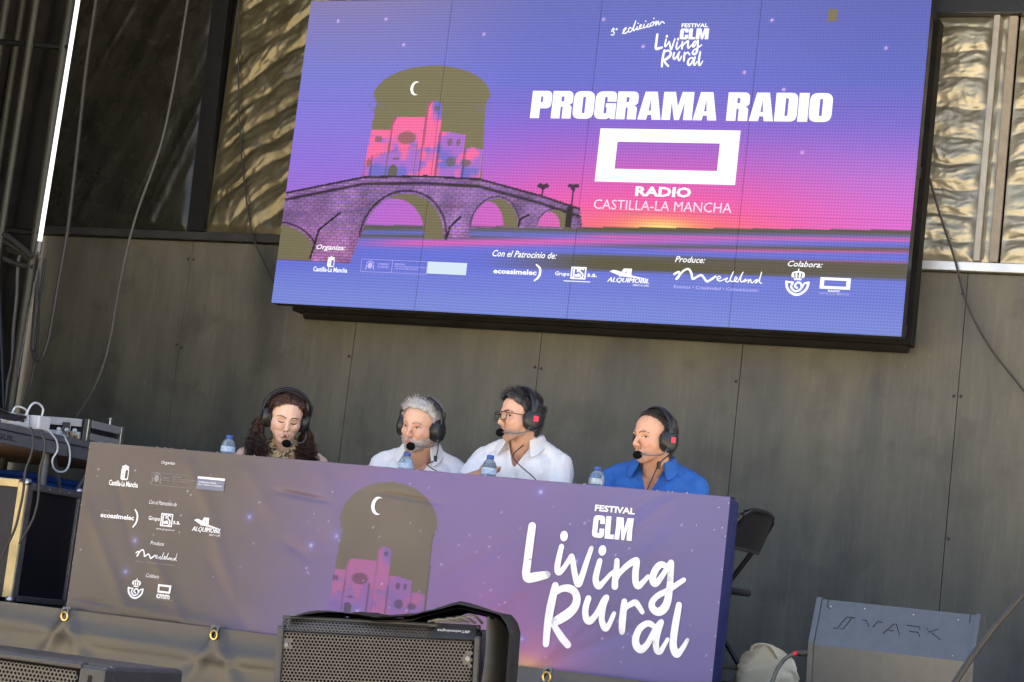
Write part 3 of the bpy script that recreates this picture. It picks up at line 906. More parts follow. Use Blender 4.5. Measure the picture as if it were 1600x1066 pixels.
def screen_art(u, v):
    """the picture shown on the screen, sRGB 0..1; black pixels give off no light"""
    h = hills(u)
    stops = [(0.42, (240, 96, 190)), (.62, (222, 98, 206)), (.82, (176, 102, 216)), (1.05, (134, 106, 216)), (1.3, (108, 114, 210)), (1.76, (102, 112, 192))]
    lef = [(0.42, (190, 106, 214)), (.62, (160, 112, 218)), (.82, (146, 116, 222)), (1.05, (136, 122, 222)), (1.3, (124, 128, 216)), (1.76, (136, 128, 182))]
    rig = [(0.42, (226, 106, 212)), (.62, (212, 112, 220)), (.82, (180, 116, 220)), (1.05, (128, 108, 212)), (1.3, (98, 108, 200)), (1.76, (92, 102, 184))]
    def grad(s):
        vs_ = np.array([q[0] for q in s])
        return np.stack([np.interp(v, vs_, np.array([q[1][i] for q in s]) / 255.) for i in range(3)], -1)
    wl_ = sstep(1.7, .3, u)
    wr_ = sstep(2.3, 3.5, u)
    c = mixc(mixc(grad(stops), grad(lef), wl_), grad(rig), wr_)
    dx, dy = u - 2.24, v - .5
    c = mixc(c, C3(255, 92, 158), .85 * np.exp(-(dx / .95) ** 2 - (dy / .33) ** 2))
    c = mixc(c, C3(255, 130, 105), .9 * np.exp(-(dx / .5) ** 2 - (dy / .085) ** 2))
    c = mixc(c, C3(255, 226, 130), .95 * np.exp(-(dx / .17) ** 2 - (dy / .05) ** 2))
    # water and far bank
    d = h - v
    low = d > 0
    streak = fbm(u * .9 + 3, v * 26, 3)
    blue = C3(98, 106, 214)
    w = np.empty_like(c)
    w[:] = C3(112, 126, 216)
    w = mixc(w, C3(122, 138, 218), sstep(.2, .02, v))
    pinkb = np.exp(-((d - .085 + .02 * u - .03) / .022) ** 2) * sstep(.3, .9, u) * sstep(3.6, 1.6, u)
    pinkb = np.maximum(pinkb, np.exp(-((d - .05) / .012) ** 2) * sstep(1.6, 2.0, u))
    pinkb = np.maximum(pinkb, np.exp(-((d - .135 + .008 * u) / .011) ** 2) * sstep(2.0, 2.8, u))
    pinkb = np.maximum(pinkb, .8 * np.exp(-((d - .165) / .006) ** 2) * sstep(2.6, 3.2, u))
    w = mixc(w, blue, sstep(.30, .2, d) * .6)
    w = mixc(w, C3(214, 100, 184), np.clip(pinkb, 0, 1))
    dark = np.exp(-((d - .012) / .022) ** 2) * .95
    dark = np.maximum(dark, .75 * np.exp(-((d - .10) / .012) ** 2) * sstep(1.5, 2.4, u))
    bandc = .185 + .012 * (u - 1.5)
    dark = np.maximum(dark, sstep(.055, .03, np.abs(d - bandc)) * sstep(1.15, 2.0, u) * .93)
    dark = np.maximum(dark, .8 * np.exp(-((d - .062) / .012) ** 2) * sstep(1.8, .9, u))
    dark = np.clip(dark * (.75 + .5 * streak), 0, 1)
    w = mixc(w, OLIVE * .72, dark)
    c = np.where(low[..., None], w, c)
    bgc = c.copy()
    # arch with the walled town
    am_ = arch_mask(u, v, .827, .357, 1.19, .182, .735, .03, .03)
    c = np.where(am_[..., None], OLIVE, c)
    for e, x in ((1, .50), (-1, 1.145)):
        q = np.exp(-((v - 1.135 - .02 * np.sin((u - x) * 90)) / .012) ** 2) * (np.abs(u - x) < .05)
        c = mixc(c, C3(120, 115, 150), q * .5)
    m_, cc, dk = castle_color(u, v, .445, .735, 1.0)
    inside = m_ & am_
    c = np.where(inside[..., None], mixc(cc, OLIVE * .8, dk), c)
    # bridge
    dku = [0, .48, .85, 1.18, 1.54, 1.775, 1.80, 1.81]
    dkv = [.635, .738, .752, .742, .662, .597, .50, .2]
    top = np.interp(u, dku, dkv, right=-1)
    bot = np.where(u < .46, .245, np.interp(u, [.46, .5, 1.02, 1.2, 1.8], [.245, .40, .42, .47, .485]))
    br = (v < top) & (v > bot) & (u < 1.805)
    row = np.floor(v / .0165 + 6 * .02 * u)
    fy = (v / .0165 + .12 * u) % 1
    fx = (u / .043 + .5 * (row % 2) + .21 * vnoise(row * 3.7, row * 0)) % 1
    tone = vnoise(np.floor(u / .043 + .5 * (row % 2)) * 7.1, row * 3.3)
    bc = mixc(np.ones_like(c) * C3(138, 104, 184), C3(176, 120, 204), tone)
    bc = mixc(bc, C3(186, 108, 176), sstep(.55, .30, v) * .6)
    joint = np.maximum(sstep(.24, .06, np.minimum(fy, 1 - fy)), sstep(.10, .03, np.minimum(fx, 1 - fx)))
    bc = mixc(bc, OLIVE * .68, .72 * joint)
    bc = bc * (.75 + .5 * fbm(u * 12, v * 12, 3))[..., None]
    para = np.exp(-((top - v - .045) / .008) ** 2) + .9 * (top - v < .012)
    bc = bc * (1 - .7 * np.clip(para, 0, 1))[..., None]
    c = np.where(br[..., None], bc, c)
    for cx, a, base, hh, sx_, sa in ((.759, .245, .395, .25, -.075, .205), (1.297, .134, .478, .155, -.055, .105), (1.638, .092, .487, .095, -.035, .07), (-.04, .28, .25, .2, 9, .1)):
        o_ = (v > base) & (np.hypot((u - cx) / a, (v - base) / hh) < 1)
        ring = (v > base) & (np.abs(np.hypot((u - cx) / a, (v - base) / hh) - 1.07) < .025)
        c = np.where(ring[..., None], c * .5, c)
        see = o_ & (np.hypot((u - cx - sx_) / sa, (v - base) / (hh * .88)) < 1)
        bg2 = mixc(bgc, C3(186, 104, 206), .5 * np.ones(u.shape) * (v > h))
        c = np.where(o_[..., None], OLIVE * .94, c)
        c = np.where(see[..., None], bg2, c)
    for pts in ([(.20, .255), (.235, .43), (.36, .535), (.43, .46), (.455, .24)], [(1.02, .41), (1.03, .47), (1.09, .535), (1.15, .48), (1.16, .415)], [(1.43, .48), (1.44, .53), (1.49, .555), (1.54, .52), (1.545, .485)]):
        q = inpoly(u, v, pts)
        e = q & ~inpoly(u - .012, v + .006, pts)
        c = np.where(q[..., None], bc * 1.04, c)
        c = np.where(e[..., None], c * .3, c)
    for x, y0, y1 in ((1.552, .66, .705), (1.725, .59, .708)):
        q = (np.abs(u - x - .004 * (v - y0) / .1) < .0055) & (v > y0) & (v < y1)
        for e in (-1, 1):
            q |= np.hypot((u - x - e * .017) / .017, (v - y1 - .006) / .012) < 1
        q |= np.hypot((u - x) / .014, (v - y1 + .006) / .012) < 1
        c = np.where(q[..., None], C3(70, 45, 75), c)
    q = (u > 1.70) & (u < 1.735) & (v > .49) & (v < .60)
    c = np.where(q[..., None], c * .35, c)
    # stars
    for x, y in ((.19, 1.63), (.49, 1.64), (.62, 1.49), (1.79, 1.63), (2.03, 1.48), (2.82, 1.25), (2.6, 1.34), (3.33, 1.47), (2.97, 1.74), (2.95, .92), (1.1, 1.55), (2.72, 1.62)):
        s = np.exp(-((u - x) ** 2 + (v - y) ** 2) / .008 ** 2)
        c = mixc(c, C3(235, 190, 255), np.clip(s * 1.2, 0, 1))
    c = np.where(((u > 3.015) & (u < 3.061) & (v > 1.61) & (v < 1.679))[..., None], OLIVE, c)
    # camera moire put into the picture colours as fine dimmer rows
    c = c * (1 - .15 * (.5 + .5 * np.sin(v * 2 * math.pi / .0161 + .35 * np.sin(u * 5))) - .09 * (.5 + .5 * np.sin(u * 2 * math.pi / .0161)))[..., None]
    return c


mt = bpy.data.materials.new('led_face')
mt.use_nodes = True
n_, l_ = mt.node_tree.nodes, mt.node_tree.links
b_ = n_['Principled BSDF']
b_.inputs['Base Color'].default_value = (0.016, 0.015, 0.012, 1)
b_.inputs['Roughness'].default_value = 0.65
b_.inputs['Specular IOR Level'].default_value = 0.25
at = n_.new('ShaderNodeAttribute')
at.attribute_name = 'Col'
l_.new(at.outputs['Color'], b_.inputs['Emission Color'])
b_.inputs['Emission Strength'].default_value = KE
M['led'] = mt
M['led_white'] = material('led_lit_white', (0.05, 0.05, 0.045), 0.6, emit=((0.96, 0.96, 1.0), 1.1 * KE))
M['led_pale'] = material('led_lit_pale_blue', (0.05, 0.05, 0.045), 0.6, emit=(lin((205, 222, 240)), KE))
M['led_violet'] = material('led_lit_violet', (0.05, 0.05, 0.045), 0.6, emit=(lin((186, 176, 250)), KE))
M['led_pink'] = material('led_lit_pink_white', (0.05, 0.05, 0.045), 0.6, emit=(lin((252, 214, 240)), KE))

screen = thing('led_screen', 'large lit screen with purple sunset, bridge and PROGRAMA RADIO lettering', 'screen', (1.44, SY, SZ))
NC, NR, RES = 4, 3, 0.005
for i in range(NC):
    for j in range(NR):
        gap = 0.0009
        u0, u1 = SW * i / NC + gap, SW * (i + 1) / NC - gap
        rows = [0, .582, 1.165, SH]
        v0, v1 = rows[j] + gap * .4, rows[j + 1] - gap * .4
        Uu, Vv = np.meshgrid(np.linspace(u0, u1, int((u1 - u0) / RES) + 2), np.linspace(v0, v1, int((v1 - v0) / RES) + 2), indexing='ij')
        art = np.clip(lin_np(screen_art(Uu, Vv)) * 1.30 - .022, 0, 1.2) * (1 + .035 * (random.random() - .5))
        P = np.stack([SX + Uu, np.full_like(Uu, SY), SZ + Vv], -1)
        cab = link('cabinet', grid_mesh('cabinet', P, art), M['led'], screen)
        MB().box((SX + u0, SY + 0.0015, SZ + v0), (SX + u1, SY + 0.085, SZ + v1)).build('housing', M['black_plastic'], cab)
# black support frame behind the cabinets
fr = MB()
for x in (SX + 0.25, SX + 1.75, SX + SW - 0.12):
    fr.box((x - 0.04, SY + 0.09, SZ + 0.02), (x + 0.04, SY + 0.17, 4.4))
for z in (SZ + 0.06, SZ + SH * .5, SZ + SH - 0.04):
    fr.box((SX + 0.02, SY + 0.172, z - 0.03), (SX + SW - 0.02, SY + 0.23, z + 0.03))
fr.build('support_frame', M['black_metal'], screen)
MB().tube([(SX + .05, 2.37, SZ + .004), (SX + SW - .03, 2.37, SZ + .004)], .036, 20).build('shade_tube', M['black_cloth'], screen, True)  # dark tube added to deepen the shade below the screen
MB().box((SX + 0.004, SY + 0.24, SZ + 0.002), (SX + SW - 0.004, 2.40, SZ + SH - 0.05)).build('rear_cover', M['black_cloth'], screen)

sfn = lambda d: (lambda x, y: Vector((SX + x, SY - d, SZ + y)))
S1 = sfn(0.0015)
Print().block('PROGRAMA RADIO', 1.43, 3.083, 1.081, 1.2325, 0.028, .25).build('lettering', M['led_white'], screen, S1)
Print().frame(1.842, .7415, 2.613, 1.03, .104, .071).build('logo_frame', M['led_white'], screen, S1)
Print().text('RADIO', 2.076, 2.382, .668, .722, 0.035).build('lettering', M['led_white'], screen, S1)
Print().text('CASTILLA-LA MANCHA', 1.852, 2.608, .593, .646).build('lettering', M['led_pink'], screen, S1)
Print().text('FESTIVAL', 2.232, 2.378, 1.583, 1.605, .03).build('lettering', M['led_white'], screen, S1)
Print().block('CLM', 2.228, 2.386, 1.518, 1.577).build('lettering', M['led_white'], screen, S1)
for word in (0, 1):
    script_print(Print(), 2.102, 1.346, .372, word).build('lettering', M['led_white'], screen, sfn(.002))
p = Print()
e = lambda l, r: p.stroke([(1.842 + .293 * a, 1.545 + .293 * b, r) for a, b in l], 4)
e([(.0, .06), (.03, .12), (.05, .10), (.03, .06), (.06, .04), (.04, -.01), (.0, .0)], .0026)
e([(.08, .10), (.10, .12), (.11, .09), (.09, .09), (.11, .10)], .0018)
p.build('lettering', M['led_white'], screen, S1)
p = Print()
e([(.22, .02), (.26, .08), (.28, .13), (.24, .10), (.23, .05), (.27, .02), (.32, .06)], .003)
e([(.38, .12), (.34, .13), (.33, .06), (.37, .05), (.41, .12), (.45, .26), (.42, .12), (.43, .07), (.48, .12)], .003)
e([(.49, .15), (.49, .09), (.53, .11), (.57, .18), (.54, .17), (.54, .11), (.59, .12)], .003)
e([(.62, .19), (.61, .13), (.66, .14), (.70, .20), (.67, .15), (.72, .14)], .003)
e([(.75, .22), (.73, .16), (.78, .17), (.81, .23), (.77, .23), (.81, .22)], .003)
e([(.84, .25), (.84, .17), (.88, .25), (.90, .18), (.95, .24), (1.0, .21)], .003)
for a, b in ((.50, .21), (.64, .25), (.79, .30)):
    p.ell(1.842 + .293 * a, 1.545 + .293 * b, .004, n=8)
p.build('lettering', M['led_white'], screen, S1)
# moon: a thin crescent
def crescent(pr, cx, cy, r):
    o = [(cx + r * math.cos(a) * .8, cy + r * math.sin(a)) for a in np.linspace(math.radians(65), math.radians(295), 15)]
    i = [(cx + .28 * r + r * math.cos(a) * .66, cy + r * .86 * math.sin(a)) for a in np.linspace(math.radians(285), math.radians(72), 15)]
    return pr.poly(o + i)
crescent(Print(), .728, 1.241, .040).build('moon', M['led_white'], screen, S1)

# sponsors along the foot of the screen
for a_ in (('Organiza:', .240, .421, .306, .343), ('Con el Patrocinio de:', 1.306, 1.676, .316, .352), ('Produce:', 2.333, 2.496, .326, .358), ('Colabora:', 2.932, 3.112, .328, .358)):
    Print().text(*a_, .012, .3).build('lettering', M['led_white'], screen, S1)
p = Print()
shield(p, .342, .218, .278, .043)
p.text('Castilla-La Mancha', .238, .45, .190, .217, .022)
p.build('logo', M['led_white'], screen, sfn(.002))
p = Print()
gov_crest(p, .585, .237, .052)
p.text('GOBIERNO', .632, .70, .242, .252, .01)
p.text('DE ESPAÑA', .632, .70, .226, .238, .01)
p.text('MINISTERIO', .735, .80, .246, .255, .01)
p.text('PARA LA TRANSICIÓN ECOLÓGICA', .735, .925, .234, .244, .005)
p.text('Y EL RETO DEMOGRÁFICO', .735, .88, .222, .232, .005)
p.frame(.53, .200, .93, .272, .0018)
p.rect(.718, .202, .7205, .27)
p.build('logo', M['led_violet'], screen, S1)
Print().rect(.932, .207, 1.165, .273).build('logo_panel', M['led_pale'], screen, S1)
p = Print()
p.text('ecoasimelec', 1.323, 1.572, .224, .252, .03)
p.stroke([(1.566, .281, .004), (1.588, .262, .006), (1.592, .235, .007), (1.584, .212, .006), (1.565, .195, .004)], 4)
p.build('logo', M['led_white'], screen, S1)
p = Print()
p.text('Grupo', 1.678, 1.760, .222, .250, .02)
box_brand(p, 1.766, .213, 1.852, .279)
p.text('s.a.', 1.860, 1.915, .228, .246, .02)
p.rect(1.73, .199, 1.88, .203)
p.build('logo', M['led_white'], screen, S1)
p = Print()
car_brand(p, 1.975, 2.205, .196, .281)
p.build('logo', M['led_white'], screen, S1)
p = Print()
medeland(p, 2.337, 2.80, .215, .292)
p.build('logo', M['led_white'], screen, S1)
p = Print()
p.text('Eventos • Creatividad • Comunicación', 2.342, 2.79, .190, .206, .006)
p.build('lettering', M['led_violet'], screen, S1)
p = Print()
crown_horn(p, 2.991, .240, .115)
p.build('logo', M['led_white'], screen, S1)
p = Print()
p.frame(3.107, .222, 3.262, .280, .021, .014)
p.text('RADIO', 3.152, 3.212, .207, .217, .03)
p.build('logo', M['led_white'], screen, S1)
Print().text('CASTILLA-LA MANCHA', 3.107, 3.262, .193, .203, .002).build('lettering', M['led_violet'], screen, S1)

# ------------------------------------------------------------------ table and its printed cloth
BW, BH = 3.033, 0.765
WR = [(.02, .50, .32, .02, .0065, .030), (.16, .62, .30, .30, -.005, .022), (.52, .74, .62, .56, .005, .03), (.62, .62, .86, .10, .0065, .035), (.40, .30, .66, -.05, .006, .03),
      (.70, .30, .98, -.04, -.005, .03), (1.02, .62, 1.22, .60, -.009, .012), (1.50, .655, 1.75, .635, -.006, .010), (1.08, .40, 1.16, .36, -.008, .022), (.82, .72, 1.0, .5, .004, .04),
      (2.28, .02, 2.62, .34, .0055, .024), (2.34, .02, 2.86, .30, -.005, .026), (2.42, .22, 2.80, .58, .005, .028), (2.46, .50, 2.72, .76, -.0055, .018), (2.60, .56, 2.80, .75, .005, .020),
      (2.05, .20, 2.30, .42, .005, .035), (1.82, .30, 2.12, .52, -.0045, .03), (.05, .06, .22, .05, -.004, .01), (2.86, .10, 3.0, .5, .004, .04), (1.2, .74, 1.3, .45, .004, .05), (.3, .05, .9, .0, .006, .03)]


def wrinkle(x, z):
    x = np.asarray(x, float)
    z = np.asarray(z, float)
    d = 0.006 * (fbm(x * 2.2 + 9, z * 3.1, 2) - .5) + 0.0022 * (fbm(x * 9 + z * 4, z * 8 - x * 5, 3) - .5)
    for x0, z0, x1, z1, a, w in WR:
        ex, ez = x1 - x0, z1 - z0
        L = math.hypot(ex, ez)
        t = ((x - x0) * ex + (z - z0) * ez) / L
        s = np.abs((x - x0) * -ez + (z - z0) * ex) / L
        d = d + a * np.exp(-(s / w) ** 2) * sstep(-.08, .08, t) * sstep(L + .08, L - .08, t)
    e = np.minimum(np.minimum(x, BW - x), BH - z)
    return d * sstep(-.005, .06, e)


def banner_art(x, z):
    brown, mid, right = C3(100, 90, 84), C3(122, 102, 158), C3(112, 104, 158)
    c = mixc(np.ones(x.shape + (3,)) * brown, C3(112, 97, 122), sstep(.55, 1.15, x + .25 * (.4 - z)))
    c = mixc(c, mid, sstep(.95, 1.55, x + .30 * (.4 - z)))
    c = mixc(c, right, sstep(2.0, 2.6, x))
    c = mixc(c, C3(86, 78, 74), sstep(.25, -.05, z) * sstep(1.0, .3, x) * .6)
    c = mixc(c, C3(150, 100, 158), .7 * np.exp(-((x - 2.1) / .35) ** 2 - ((z - .2) / .2) ** 2))
    c = mixc(c, C3(205, 116, 150), .8 * np.exp(-((x - 2.24) / .22) ** 2 - (z / .14) ** 2))
    c = mixc(c, C3(238, 178, 122), .9 * np.exp(-((x - 2.25) / .09) ** 2 - (z / .045) ** 2))
    c = c * (.95 + .1 * fbm(x * 3, z * 3, 3))[..., None]
    am_ = arch_mask(x, z, 1.545, .232, .52, .185, .13, .022, .010)
    edge = fbm(x * 60, z * 60, 2) > -1
    c = np.where((am_ & edge)[..., None], C3(104, 94, 84) * (.9 + .22 * fbm(x * 5, z * 4, 3))[..., None], c)
    m_, cc, dk = castle_color(x, z, 1.262, .13, .685)
    cc = cc * .34 + C3(128, 84, 146) * .66
    cc = cc * .98
    c = np.where((m_ & am_)[..., None], cc * (1 - .55 * dk)[..., None], c)
    col = am_ & ((np.abs(x - (1.305 - .03 * (.5 - z))) < .009) | (np.abs(x - 1.766) < .009)) & (z < .5)
    c = np.where(col[..., None], C3(88, 78, 72), c)
    r2 = np.random.default_rng(3)
    for k in range(95):
        sx_, sz_ = r2.uniform(.03, 3.0), r2.uniform(.03, .75)
        big = k < 9
        rad = .007 if big else r2.uniform(.0026, .0042)
        s = np.exp(-((x - sx_) ** 2 + (z - sz_) ** 2) / rad ** 2)
        if big:
            g_ = np.exp(-((x - sx_) ** 2 + (z - sz_) ** 2) / .022 ** 2)
            c = mixc(c, C3(120, 120, 215), g_ * .55)
        c = mixc(c, C3(215, 215, 245), np.clip(s, 0, 1) * (.9 if k % 2 else .6))
    return c


ALB = 0.69
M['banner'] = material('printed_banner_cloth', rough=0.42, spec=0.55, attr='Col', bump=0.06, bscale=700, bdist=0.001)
M['banner_white'] = material('banner_white_print', (0.80, 0.80, 0.82), 0.42, spec=0.5, vary=0.02)
M['banner_grey'] = material('banner_grey_print', (0.24, 0.23, 0.23), 0.42, spec=0.5, vary=0.05)
M['banner_slate'] = material('banner_slate_print', (0.16, 0.17, 0.24), 0.42, spec=0.5, vary=0.05)
M['navy'] = material('navy_cloth', (0.012, 0.017, 0.085), 0.55, spec=0.4, vary=0.2, vscale=8, bump=0.1, bscale=300)

banner = thing('table_banner', 'purple printed banner hung across the front of the table', 'banner', (BW / 2, 0, 0))
NX, NZ = 606, 153
X, Z = np.meshgrid(np.linspace(0, BW, NX), np.linspace(0, BH, NZ), indexing='ij')
D = wrinkle(X, Z)
P = np.stack([X, -D, Z], -1)
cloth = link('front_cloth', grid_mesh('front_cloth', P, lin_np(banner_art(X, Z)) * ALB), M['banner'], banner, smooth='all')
sideN = 20
ys = np.linspace(0, 1, sideN)
X, Z = np.meshgrid(ys, np.linspace(0, BH - .003, 40), indexing='ij')
P = np.stack([BW + .004 * np.sin(X * 3.14) + .012 * X * (fbm(X * 2, Z * 5) - .3), .001 + X * .125, Z - .012 * X * (Z > .7)], -1)
link('side_flap', grid_mesh('side_flap', P), M['navy'], banner, smooth='all')
P = np.stack([-.002 - .006 * X, .001 + X * .07, Z], -1)
link('side_flap', grid_mesh('side_flap', P, flip=True), M['navy'], banner, smooth='all')
X, Z = np.meshgrid(np.linspace(0, BW, 200), ys, indexing='ij')
P = np.stack([X, .0005 + Z * .09, BH + .0035 * np.sin(Z * 3.1) + .0025 * (fbm(X * 20, Z) - .4)], -1)
link('top_hem', grid_mesh('top_hem', P), material('hem_cloth', (0.10, 0.10, 0.20), 0.5, vary=0.1, vscale=15), banner, smooth='all')
pins = MB()
pr_ = random.Random(5)
for k in range(26):
    pins.ball((pr_.uniform(.02, BW - .01), -.001, BH + .002), (.0028, .0022, .0024), 6, 4)
for z in np.linspace(.08, .74, 6):
    pins.ball((BW - .004, -.003, z), (.002, .002, .003), 6, 4)
    pins.ball((.004, -.003, z), (.002, .002, .003), 6, 4)
for k in range(4):
    x_, z_ = BW - .02 - .11 * pr_.random(), BH - .02 - .12 * pr_.random()
    pins.ball((x_, -float(wrinkle(x_, z_)) - .002, z_), (.0024, .0018, .003), 6, 4)
o_ = pins.build('tack', material('grey_tack', (0.42, 0.42, 0.46), 0.4, vary=0.1), banner, True)
tag(o_, kind='stuff')

bfn = lambda d: (lambda x, y: Vector((x, -float(wrinkle(x, y)) - d, y)))
B1 = bfn(.0030)
for word in (0, 1):
    script_print(Print(), 2.199, .04, 1.0, word).build('lettering', M['banner_white'], banner, B1, 1)
Print().text('FESTIVAL', 2.468, 2.640, .6605, .687, .035).build('lettering', M['banner_white'], banner, B1, 1)
Print().block('CLM', 2.467, 2.640, .5535, .6445, .05).build('lettering', M['banner_white'], banner, B1, 3)
crescent(Print(), 1.488, .598, .039).build('moon', M['banner_white'], banner, B1, 1)
p = Print()
shield(p, .211, .606, .675, .040)
p.text('Castilla-La Mancha', .134, .288, .577, .602, .025)
p.build('logo', M['banner_white'], banner, B1, 1)
for a_ in (('Organiza', .393, .464, .690, .708), ('Con el Patrocinio de', .358, .502, .511, .529), ('Produce', .394, .464, .332, .349), ('Colabora', .394, .464, .187, .204)):
    Print().text(*a_, .0, .25).build('lettering', M['banner_white'], banner, B1)
p = Print()
gov_crest(p, .380, .627, .048)
p.text('GOBIERNO', .405, .447, .629, .636, .0)
p.text('DE ESPAÑA', .405, .447, .619, .626, .0)
p.text('MINISTERIO', .462, .51, .637, .644, .0)
p.text('PARA LA TRANSICIÓN ECOLÓGICA', .462, .588, .628, .635, .0)
p.text('Y EL RETO DEMOGRÁFICO', .462, .56, .619, .626, .0)
p.frame(.351, .597, .731, .653, .0012)
p.build('logo', M['banner_grey'], banner, B1)
Print().rect(.594, .597, .731, .6435).build('logo_panel', M['banner_slate'], banner, bfn(.0036), 3)
Print().rect(.594, .6435, .731, .653).build('logo_stripe', M['banner_white'], banner, bfn(.0036), 3)
p = Print()
p.text('VICEPRESIDENCIA TERCERA', .602, .69, .625, .632, .008)
p.text('DEL GOBIERNO DE ESPAÑA', .602, .72, .615, .622, .008)
p.build('logo', M['banner_white'], banner, bfn(.0046), 2)
p = Print()
p.text('ecoasimelec', .115, .292, .430, .452, .03)
p.stroke([(.291, .479, .003), (.305, .462, .004), (.309, .44, .0045), (.304, .418, .004), (.291, .400, .003)], 4)
p.build('logo', M['banner_white'], banner, B1, 1)
p = Print()
p.text('Grupo', .367, .427, .434, .458, .015)
box_brand(p, .430, .418, .492, .476)
p.text('s.a.', .496, .533, .432, .447, .02)
p.text('www.grupocs.es', .412, .508, .399, .407, .0)
p.build('logo', M['banner_white'], banner, B1, 1)
p = Print()
car_brand(p, .597, .745, .402, .475)
p.build('logo', M['banner_white'], banner, B1, 1)
p = Print()
p.stroke([(.142 + .022 * math.cos(a), .441 + .022 * math.sin(a)) for a in np.linspace(0, 6.2, 14)], 2, .0006, caps=False)
p.build('logo', M['banner_grey'], banner, B1)
Print().text('Eventos • Creatividad • Comunicación', .331, .533, .249, .257, .0).build('lettering', M['banner_grey'], banner, B1)
Print().text('Castilla-La Mancha Media', .448, .550, .095, .100, .0).build('lettering', M['banner_grey'], banner, B1)
p = Print()
medeland(p, .327, .537, .262, .305, 1.0)
p.build('logo', M['banner_white'], banner, B1, 1)
p = Print()
crown_horn(p, .351, .126, .076)
p.build('logo', M['banner_white'], banner, B1, 1)
p = Print()
p.frame(.464, .126, .533, .163, .009, .009)
p.text('cmm', .461, .533, .101, .121, .035)
p.build('logo', M['banner_white'], banner, B1, 1)

table = thing('table', 'long trestle table standing behind the printed banner', 'table', (BW / 2, .3, 0))
MB().box((.03, .012, .722), (2.80, .53, .7585), .004).build('tabletop', M['wood'], table)
for x in (.12, 1.0, 1.9, 2.72):
    for y in (.06, .46):
        MB().tube([(x, y, .722), (x, y, 0.001)], .014, 10).build('leg', M['black_metal'], table, True)
    MB().tube([(x, .07, .2), (x, .45, .2)], .010, 8).build('brace', M['black_metal'], table, True)

# eyelets and tie straps on the skirt
for gx, who in ((.039, 'leftmost one'), (.81, 'the middle one'), (2.362, 'the rightmost one')):
    t = thing('eyelet_tie', 'brass eyelet with a metal tie on the stage skirt, ' + who, 'eyelet', (gx, -.05, -.024), 'eyelets along the stage skirt')
    ring = MB().tube([(gx + .0165 * math.cos(a), -.060 - .002 * math.sin(a), -.026 + .0185 * math.sin(a)) for a in np.linspace(0, 2 * math.pi, 21)], .0045, 8, cap=False)
    ring.build('ring', M['gold'], t, True)
    MB().lathe([(.0135, 0), (.0135, .001)], 16, (gx, -.0545, -.026), Matrix.Rotation(math.radians(90), 4, 'X')).build('hole', M['black_cloth'], t)
    s_ = MB().tube([(gx - .016, -.061, -.012), (gx - .012, -.064, .004), (gx + .004, -.060, .012), (gx + .018, -.048, .012)], .0045, 7)
    s_.tube([(gx + .016, -.062, -.012), (gx + .018, -.064, .002), (gx + .010, -.060, .010)], .004, 7)
    s_.box((gx - .018, -.058, .004), (gx + .022, -.048, .016), .002)
    s_.build('tie', M['alu_dark'], t, True)

# ------------------------------------------------------------------ equipment at the left
M['grey_frame'] = material('grey_anodised_frame', (0.17, 0.17, 0.185), 0.45, metal=0.3, vary=0.15, vscale=20)
plat = thing('platform', 'grey framed stage platform used as an equipment stand at the left', 'platform', (-1.4, 1.1, 0))
MB().box((-2.25, 0.25, .835), (-.80, 1.93, .852)).build('deck_board', M['wood'], plat)
MB().box((-2.20, 0.27, .7515), (-.802, 1.92, .833)).build('underside', M['wood'], plat)
for a_, b_ in (((-.80, .24, .75), (-.768, 1.94, .85)), ((-2.28, .24, .75), (-2.25, 1.94, .85))):
    rl = MB().box(a_, b_, .004).build('rail', M['grey_frame'], plat)
MB().box((-.7675, .245, .812), (-.765, 1.935, .818)).build('groove', M['black_plastic'], plat)
for a_, b_ in (((-2.248, .24, .752), (-.801, .249, .849)), ((-2.248, 1.931, .752), (-.801, 1.94, .849))):
    MB().box(a_, b_, .003).build('rail', M['grey_frame'], plat)
for x, y in ((-.86, .9), (-.86, 1.86), (-2.15, .35), (-2.15, 1.86)):
    MB().tube([(x, y, .76), (x, y, .001)], .022, 10).build('leg', M['alu_dark'], plat, True)
MB().tube([(-.88, 1.0, .75), (-.96, 1.5, .06)], .010, 8).build('brace', M['alu_dark'], plat, True)
MB().tube([(-.88, 1.35, .75), (-.96, .95, .06)], .010, 8).build('brace', M['alu_dark'], plat, True)
Print().text('GUIL', .345, .49, .768, .795, .012).build('lettering', M['black_plastic'], plat, lambda x, y: Vector((-.7660, x, y)))
Print().poly([(.31, .77), (.325, .78), (.325, .796), (.31, .79)]).build('logo', M['black_plastic'], plat, lambda x, y: Vector((-.7660, x, y)))

def case_edges(par, a, b, w, mt, corner=True):
    x0, y0, z0 = a
    x1, y1, z1 = b
    for y in (y0, y1):
        for z in (z0, z1):
            MB().box((x0, y - w, z - w), (x1, y + w, z + w), w * .3).build('edge_trim', mt, par)
    for x in (x0, x1):
        for z in (z0, z1):
            MB().box((x - w * .97, y0, z - w * .97), (x + w * .97, y1, z + w * .97), w * .3).build('edge_trim', mt, par)
        for y in (y0, y1):
            MB().box((x - w * 1.03, y - w * 1.03, z0), (x + w * 1.03, y + w * 1.03, z1), w * .3).build('edge_trim', mt, par)
    if corner:
        for x in (x0, x1):
            for y in (y0, y1):
                for z in (z0, z1):
                    MB().ball((x, y, z), w * 1.75, 12, 8).build('ball_corner', M['steel'], par, True)

